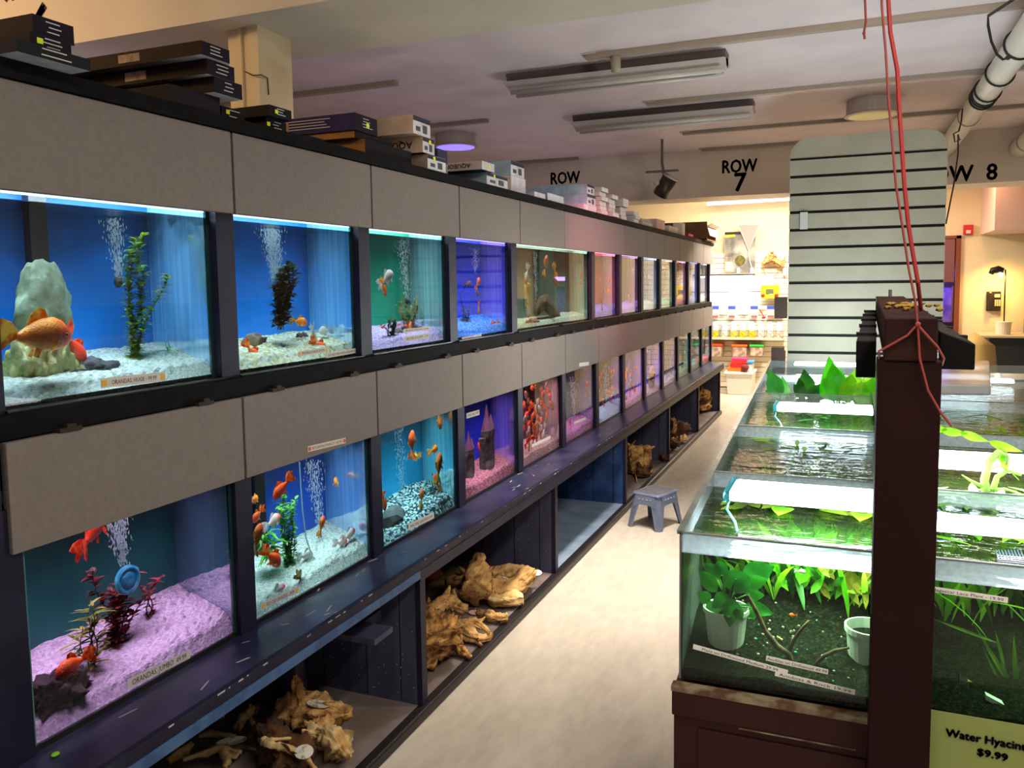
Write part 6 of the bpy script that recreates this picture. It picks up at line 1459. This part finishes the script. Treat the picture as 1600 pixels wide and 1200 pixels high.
# ================================================================== FAR DISPLAY WALL
YW = 12.85
t = thing('slatwall_display', (.35, YW, 0), 'bright cream slatwall at the end of the aisle', 'slatwall')
b = MB()
z = .02
while z < 2.0:
    b.box(-1.4, 1.25, YW-.02, YW, z, z+.071); z += .078
b.build('slats', M('slat_cream', (232, 222, 196), .5), t)
MB().box(-1.4, 1.25, YW, YW+.03, 0, 2.04).build('backing', M('slat_shadow', (120, 96, 70), .8), t)
def X_(px, py, Y=YW-.03): return at_y(px, py, Y)
# wall lamp
a, c = at_y(1105, 319, 12.6), at_y(1236, 311, 12.6)
t = thing('wall_tube_lamp', a, 'long glowing tube lamp high above the bright display wall', 'lamp')
MB().obox((a+c)/2, (c-a), (0, .04, 0), (0, 0, .035)).build('tube', M('tube_glow', (255, 250, 235), .3, emis=9), t)
MB().obox((a+c)/2+Vector((0, .04, .04)), (c-a), (0, .05, 0), (0, 0, .05)).build('housing', fix_white, t)
# shelf with under-light
t = thing('display_shelf', (0, YW-.2, 1.70), 'dark-edged white shelf crossing the bright display wall', 'shelf')
MB().box(-.6, .38, YW-.3, YW-.02, 1.70, 1.73).build('board', M('shelf_white', (236, 232, 226), .5), t)
MB().box(-.6, .38, YW-.31, YW-.3, 1.70, 1.725).build('edge', M('shelf_edge', (60, 54, 50), .5), t)
MB().box(-.55, .34, YW-.28, YW-.22, 1.675, 1.70).build('lamp', M('shelf_lamp', (246, 250, 255), .3, emis=10), t)
MB().box(-.6, .62, YW-.024, YW-.02, 1.32, 1.68).build('white_panel', M('panel_white', (246, 248, 252), .4), t)
MB().box(-.6, .50, YW-.03, YW-.024, 1.455, 1.465).build('panel_joint', M('shelf_edge', (60, 54, 50)), t)
t = thing('display_shelf', (0, YW-.2, .76), 'lower white shelf holding the row of jars', 'shelf')
MB().box(-.6, .78, YW-.28, YW-.02, .755, .775).build('board', M('shelf_cream', (226, 210, 180), .5), t)
area('shelf_light', (-.1, YW-.2, 1.66), (.9, .1), 9, (235, 245, 255), rot=(math.radians(20), 0, 0))
# hanging poster pack
a = X_(1133, 363); c = X_(1180, 424)
t = thing('hanging_poster', (a.x, YW-.06, c.z), 'large hanging package with dark header above the shelf', 'poster')
MB().box(a.x, c.x, YW-.06, YW-.05, c.z, a.z).build('card', M('poster_card', (170, 168, 160), .5, rgb2=(104, 104, 104), scale=5), t)
MB().box(a.x, c.x, YW-.065, YW-.06, a.z-.04, a.z).build('black_header', INK, t)
MB().box(a.x, a.x+.15, YW-.066, YW-.06, a.z-.075, a.z-.04).build('yellow_strip', M('strip_yellow', (214, 210, 40), .5), t)
b = MB()
for i in range(14): b.box(a.x+.01, a.x+.12, YW-.064, YW-.06, a.z-.10-i*.02, a.z-.094-i*.02)
b.build('text_column', M('text_grey', (80, 80, 74), .6), t)
p = X_(1157, 407); MB().lathe((p.x, YW-.075, p.z), [(.075, 0), (.075, .012)], 20, axis='y').build('round_picture', M('moss_ball', (110, 104, 50), .8, rgb2=(80, 76, 36), scale=30), t)
MB().box(a.x+.01, a.x+.12, YW-.065, YW-.06, c.z+.02, c.z+.15).build('inset_picture', M('inset_grey', (190, 188, 180), .6), t)
# pink net
a, c, e = X_(1153, 351, YW-.1), X_(1187, 351, YW-.1), X_(1170, 392, YW-.1)
t = thing('fish_net', e, 'pink and white triangular fish net hanging over the poster', 'net')
MB().prism([a, c, e], (0, .012, 0)).build('net_bag', M('net_pink', (240, 140, 140), .6), t)
b = MB(); b.tube([a, c], .005, 6); b.tube([c, e, a], .004, 6); b.tube([e, e+Vector((.01, 0, -.12)), X_(1176, 425, YW-.1)], .006, 6); b.build('frame', M('net_frame', (240, 236, 230), .4), t)
# driftwood on the wall
p = X_(1208, 412, YW-.12)
drift([([X_(1190, 418, YW-.12), X_(1200, 411, YW-.12), X_(1212, 412, YW-.12), X_(1224, 420, YW-.12)], [.02, .05, .045, .02]), ([X_(1203, 410, YW-.12), X_(1205, 400, YW-.12)], [.04, .03]), ([X_(1222, 418, YW-.12), X_(1227, 406, YW-.12)], [.02, .008])], wood1, 'gnarled driftwood mounted on the bright display wall', seed=60, fz=p.z-.07)
b = MB(); b.tube([X_(x, y, YW-.1) for x, y in ((1192, 418), (1196, 430), (1205, 434), (1214, 428), (1216, 420))], .006, 6); tag(b.build('hose_loop', M('hose_brown', (150, 110, 70), .6)), 'thin hose loop hanging below the mounted driftwood', 'hose')
# hooks
b = None
for i, px in enumerate((1154, 1175, 1187, 1226)):
    p = X_(px, 424, YW-.05); o = MB().box(p.x-.02, p.x+.02, YW-.09, YW-.02, p.z-.06, p.z+.05).build('price_hook', M('hook_white', (240, 238, 230), .4)); tag(o, 'small white price hook on the display wall, %s from the left' % ['first', 'second', 'third', 'fourth'][i], 'hook', 'white price hooks')
# yellow case
a, c = X_(1189, 467, YW-.12), X_(1217, 445, YW-.12)
t = thing('yellow_case', ((a.x+c.x)/2, YW-.1, a.z), 'bright yellow packaged kit with dark window hanging on the display wall', 'package')
MB().box(a.x, c.x, YW-.15, YW-.05, a.z, c.z).build('case_body', M('case_yellow', (236, 206, 20), .4), t, bevel=.01)
MB().box(a.x+.07, c.x-.07, YW-.155, YW-.15, a.z+.07, c.z-.06).build('window', M('case_window', (90, 100, 70), .4), t)
b = MB(); b.blob(((a.x+c.x)/2+.02, YW-.155, a.z+.04), (.05, .01, .035), 2, .1); b.build('lemon_spot', M('case_lemon', (240, 230, 60), .4), t)
b = MB(); b.blob((a.x+.03, YW-.15, a.z+.05), (.03, .01, .03), 2, .1); b.blob((c.x-.03, YW-.15, a.z+.05), (.03, .01, .03), 2, .1); b.build('red_spot', M('case_red', (150, 40, 20), .4), t)
b = MB(); b.tube([((a.x+c.x)/2-.07, YW-.1, c.z), ((a.x+c.x)/2-.07, YW-.1, c.z+.05), ((a.x+c.x)/2+.07, YW-.1, c.z+.05), ((a.x+c.x)/2+.07, YW-.1, c.z)], .004, 5); b.build('handle', M('rail_metal', (150, 140, 128)), t)
# packets row
pk = M('packet_blue', (60, 80, 190), .4); pf = M('packet_face', (180, 214, 214), .4, rgb2=(210, 190, 160), scale=8); pt = M('packet_tail', (190, 90, 80), .5)
for i, (px, nm, colr) in enumerate([(1117, 'blue', 0), (1129, 'grey', 1), (1143, 'blue', 0), (1163, 'tiny grey', 1), (1178, 'blue', 0), (1191, 'red tool', 2), (1204, 'blue', 0), (1217, 'pale yellow', 3)]):
    a = X_(px, 497 if colr != 1 else 491, YW-.1); c = X_(px, 478 if colr != 1 else 482, YW-.1)
    t = thing('hanging_packet', (a.x, YW-.08, a.z), '%s packet hanging in the row above the jars, %s from the left' % (nm, ['first', 'second', 'third', 'fourth', 'fifth', 'sixth', 'seventh', 'last'][i]), 'packet', 'packets hanging in the bright row')
    w = .055
    if colr == 2:
        b = MB(); b.tube([(a.x-.05, YW-.08, c.z-.04), (a.x+.02, YW-.08, a.z+.02)], .008, 6); b.blob((a.x+.02, YW-.08, a.z+.01), (.03, .015, .02), 2, .1); b.build('net_handle', M('tool_red', (214, 30, 70), .4), t)
        MB().box(a.x-.04, a.x+.04, YW-.09, YW-.08, c.z-.04, c.z).build('header', M('header_cream', (220, 210, 190), .5), t)
    else:
        MB().box(a.x-w, a.x+w, YW-.085, YW-.075, a.z, c.z).build('pouch', pf if colr == 0 else M('packet_grey', (190, 190, 186), .5) if colr == 1 else M('packet_cream', (226, 214, 150), .5), t)
        if colr == 0:
            MB().box(a.x-w, a.x+w, YW-.087, YW-.085, c.z-.05, c.z).build('header', pk, t); MB().box(a.x-w*.8, a.x+w*.8, YW-.087, YW-.085, a.z+.005, a.z+.04).build('picture', pt, t)
# jars row
jc = [(206, 196, 40), (214, 214, 206), (196, 200, 90), (214, 200, 30), (216, 196, 30), (206, 206, 200), (210, 206, 200), (200, 196, 184)]
proto = None
for i in range(8):
    px = 1117+i*14.4; p = X_(px, 524, YW-.12); r = .052
    t = thing('treat_jar', (p.x, YW-.12, .776), 'clear lidded jar with %s contents on the lower shelf, %s from the left' % (['yellow', 'white', 'pale green', 'bright yellow', 'deep yellow', 'white', 'white', 'beige'][i], ['first', 'second', 'third', 'fourth', 'fifth', 'sixth', 'seventh', 'last'][i]), 'jar', 'jars on the lower display shelf')
    MB().lathe((p.x, YW-.12, .776), [(r, 0), (r, .10), (r*.8, .105)], 12).build('contents', M('jar_%d_%d_%d' % jc[i], jc[i], .6, rgb2=tuple(int(v*.7) for v in jc[i]), scale=30), t)
    MB().lathe((p.x, YW-.12, .882), [(r, 0), (r*.95, .09), (r*.6, .12), (r*.6, .135)], 12).build('lid', M('jar_lid', (190, 200, 220), .3), t)
# tubs hanging lower
for i, (px0, px1, py0, py1, lc, nm) in enumerate([(1108, 1130, 537, 556, (226, 76, 24), 'wide tub with orange lid'), (1144, 1169, 538, 556, (236, 110, 24), 'square tub with orange lid'), (1172, 1194, 538, 555, (50, 190, 60), 'square tub with green lid')]):
    a, c = X_(px0, py1, YW-.16), X_(px1, py0, YW-.16)
    t = thing('critter_tub', ((a.x+c.x)/2, YW-.15, a.z), 'clear %s hanging under the jar shelf' % nm, 'tub')
    MB().box(a.x+.01, c.x-.01, YW-.28, YW-.001, a.z, c.z-.03).build('tub_body', M('tub_clear', (206, 190, 170), .25, rgb2=(150, 130, 110), scale=14), t, bevel=.01)
    MB().box(a.x, c.x, YW-.29, YW-.05, c.z-.03, c.z).build('lid', M('tub_lid_%d' % i, lc, .4), t, bevel=.006)
# bin with tubs on the floor
a, c = at_y(1133, 615, 12.05), at_y(1176, 582, 12.05)
t = thing('white_bin', ((a.x+c.x)/2, 12.25, 0), 'white lidded storage bin standing on the floor at the end of the aisle', 'bin')
b = MB(); x0, x1, zt_ = a.x, c.x, c.z
b.add([(x0+.03, 12.08, 0), (x1-.03, 12.08, 0), (x1-.03, 12.5, 0), (x0+.03, 12.5, 0), (x0, 12.05, zt_-.03), (x1, 12.05, zt_-.03), (x1, 12.53, zt_-.03), (x0, 12.53, zt_-.03)], [(3, 2, 1, 0), (4, 5, 6, 7), (0, 1, 5, 4), (1, 2, 6, 5), (2, 3, 7, 6), (3, 0, 4, 7)]); b.build('bin_body', M('bin_white', (232, 230, 220), .5), t, bevel=.01)
MB().box(x0-.02, x1+.01, 12.03, 12.55, zt_-.03, zt_+.0).build('lid', M('bin_lid', (240, 240, 236), .4), t, bevel=.006)
for i, (u0, u1, h0, h1, colr, nm) in enumerate([(.02, .30, 0, .055, (240, 120, 30), 'orange'), (.06, .28, .056, .11, (220, 40, 30), 'red'), (.07, .29, .111, .15, (230, 50, 50), 'bright red'), (.08, .29, .151, .19, (230, 50, 110), 'pink-red')]):
    tag(MB().box(x0+u0, x0+u1, 12.1, 12.35, zt_+h0+.001, zt_+h1).build('plastic_box', M('pbox_%d' % i, colr, .4), bevel=.006), '%s plastic box in the stack on the white bin' % nm, 'box', 'plastic boxes stacked on the white bin')
b = MB(); b.blob((x0+.27, 12.07, zt_+.06), .055, 2, .2); tag(b.build('bark_ball', M('bark_ball', (110, 40, 40), .8)), 'dark reddish textured ball in front of the plastic boxes on the white bin', 'ball')
t = thing('critter_tub', (x1-.08, 12.25, zt_), 'clear tub with blue lid standing on the white bin', 'tub')
MB().box(x1-.15, x1-.01, 12.12, 12.34, zt_+.001, zt_+.12).build('tub_body', M('tub_pale', (206, 214, 220), .3), t, bevel=.01)
MB().box(x1-.16, x1+.0, 12.11, 12.35, zt_+.12, zt_+.15).build('lid', M('tub_lid_blue', (70, 160, 214), .4), t, bevel=.005)

# ================================================================== RIGHT BACK CORNER
# small violet tank beyond the doorway
t = thing('violet_tank', (2.75, 14.3, .9), 'glowing violet tank seen through the doorway', 'aquarium')
MB().box(2.55, 3.1, 14.2, 14.6, .95, 1.5).build('water', M('violet_water', (120, 96, 220), .3, rgb2=(190, 170, 250), scale=5, emis=0), t)
MB().box(2.53, 3.12, 14.18, 14.62, 1.5, 1.56).build('hood', M('hood_violet', (50, 40, 70), .5), t)
MB().box(2.53, 3.12, 14.18, 14.62, 0, .95).build('stand', M('stand_violet', (44, 36, 60), .6), t)
area('room_light', (2.8, 13.9, 3.0), (.6, .4), 20, (255, 190, 170)); area('violet_light', (2.8, 14.0, 1.7), (.5, .2), 6, (150, 120, 255), rot=(math.radians(-20), 0, 0))
# fire alarm
a, c = at_y(1505, 367, 12.85), at_y(1521, 351, 12.85)
t = thing('fire_alarm', ((a.x+c.x)/2, 12.86, a.z), 'small red fire alarm box on the cream wall right of the doorway', 'fire alarm')
MB().box(a.x, c.x, 12.83, 12.9, a.z, c.z).build('alarm_body', M('alarm_red', (190, 30, 40), .4), t, bevel=.006)
MB().box(a.x+.03, c.x-.03, 12.815, 12.83, a.z+.015, a.z+.06).build('horn', M('alarm_pale', (224, 190, 186), .4), t, bevel=.004)
# wall phone
a, c = at_y(1541, 486, 12.85), at_y(1564, 455, 12.85)
t = thing('wall_phone', ((a.x+c.x)/2, 12.86, a.z), 'black wall telephone lit by the clamp lamp', 'telephone')
MB().box(a.x, c.x, 12.84, 12.9, a.z, c.z).build('phone_body', M('phone_black', (34, 28, 20), .4), t, bevel=.006)
MB().box(a.x+.01, a.x+.06, 12.79, 12.84, a.z+.02, c.z-.01).build('handset', M('phone_black', (34, 28, 20)), t, bevel=.012)
b = MB()
for i in range(4):
    for j in range(3): b.box(a.x+.095+j*.025, a.x+.112+j*.025, 12.83, 12.84, a.z+.07+i*.022, a.z+.085+i*.022)
b.build('keypad', M('key_pale', (230, 220, 180), .5), t); MB().box(a.x+.09, c.x-.01, 12.835, 12.84, c.z-.08, c.z-.04).build('display', M('key_pale', (230, 220, 180)), t)
# clamp lamp
p = at_y(1559, 424, 12.6); t = thing('desk_lamp', at_y(1569, 497, 12.6), 'black desk lamp with long pole shining on the cream wall', 'lamp')
b = MB(); b.tube([at_y(1548, 428, 12.6), at_y(1551, 423, 12.6), at_y(1560, 421, 12.6), at_y(1568, 423, 12.6)], [.03, .045, .05, .035], 14); b.build('shade', M('lamp_black', (20, 16, 12), .4), t, sm=True)
b = MB(); b.tube([at_y(1571, 421, 12.6), at_y(1571, 428, 12.6), Vector((at_y(1569, 498, 12.6).x, 12.6, .84))], .009, 8); b.build('pole', M('lamp_black', (20, 16, 12)), t)
b = MB(); q = at_y(1564, 429, 12.6); b.blob(q, .028, 2, 0); b.build('bulb', M('bulb_warm', (255, 226, 170), .3, emis=30), t)
l = area('lamp_light', (q.x-.03, 12.58, q.z-.03), (.08, .06), 9, (255, 196, 104), rot=(math.radians(35), math.radians(-20), 0))
# desk and pail
t = thing('cabinet', (3.9, 12.2, 0), 'dark grey cabinet with pale top against the cream wall', 'cabinet')
a = at_y(1546, 524, 12.1)
MB().box(a.x, 3.8, 12.1, 12.8, 0, a.z-.03).build('cabinet_body', M('cab_dark', (40, 42, 40), .5), t, bevel=.005)
MB().box(a.x-.1, 3.81, 12.05, 12.82, a.z-.03, a.z).build('top', M('cab_top', (206, 190, 150), .5), t, bevel=.005)
q = at_y(1568, 522, 12.3); b = MB(); b.lathe((q.x, 12.35, a.z), [(.085, 0), (.095, .15), (.1, .15), (.1, .165), (.09, .165)], 20); tag(b.build('pail', M('pail_white', (232, 224, 204), .5)), 'white plastic pail standing on the dark cabinet', 'pail')
a = at_y(1518, 560, 11.6)
b = MB(); b.tube([(a.x+.2, 11.8, 0), (a.x+.14, 11.8, .5), (a.x+.1, 11.8, .78), (a.x+.16, 11.8, .86)], [.17, .17, .18, .14], 18); tag(b.build('draped_cloth', M('cloth_yellow', (186, 160, 96), .8), sm=True), 'yellowish draped cover left of the dark cabinet', 'cover')
# rack at the right edge
t = thing('side_rack', (4.1, 11.6, 0), 'second fish tank rack, cut off by the right edge of the view', 'rack')
XR_ = 3.85
MB().box(XR_, XR_+.6, 9.8, 12.75, 1.53, 1.57).build('shelf', navy, t); MB().box(XR_, XR_+.6, 9.8, 12.75, 1.18, 1.21).build('shelf', navy, t); MB().box(XR_-.02, XR_+.6, 9.8, 12.75, .38, .42).build('shelf', navy, t)
for y in (9.8, 10.8, 11.8, 12.7): MB().box(XR_, XR_+.05, y, y+.05, 0, 2.1).build('post', navy, t)
for y in (9.85, 10.85, 11.85):
    for (z0, z1, cc, nm) in ((1.57, 1.92, (150, 170, 170), 'upper'), (1.21, 1.5, (214, 190, 150), 'middle'), (.42, .8, (30, 100, 170), 'lower')):
        o = MB().box(XR_+.02, XR_+.5, y+.01, y+.92, z0, z1).build('glass_tank', M('rtank_%d' % cc[0], cc, .15, rgb2=tuple(int(v*.8) for v in cc), scale=3))
        tag(o, '%s small glass tank in the right-edge rack, %s position' % (nm, 'near' if y < 10 else 'middle' if y < 11 else 'far'), 'aquarium', 'tanks of the right-edge rack')
    tag(MB().box(XR_-.03, XR_, y, y+.94, .84, 1.18).build('fascia_panel', fas), 'grey cover panel of the right-edge rack, %s one' % ('near' if y < 10 else 'middle' if y < 11 else 'far'), 'panel', 'cover panels of the right-edge rack')
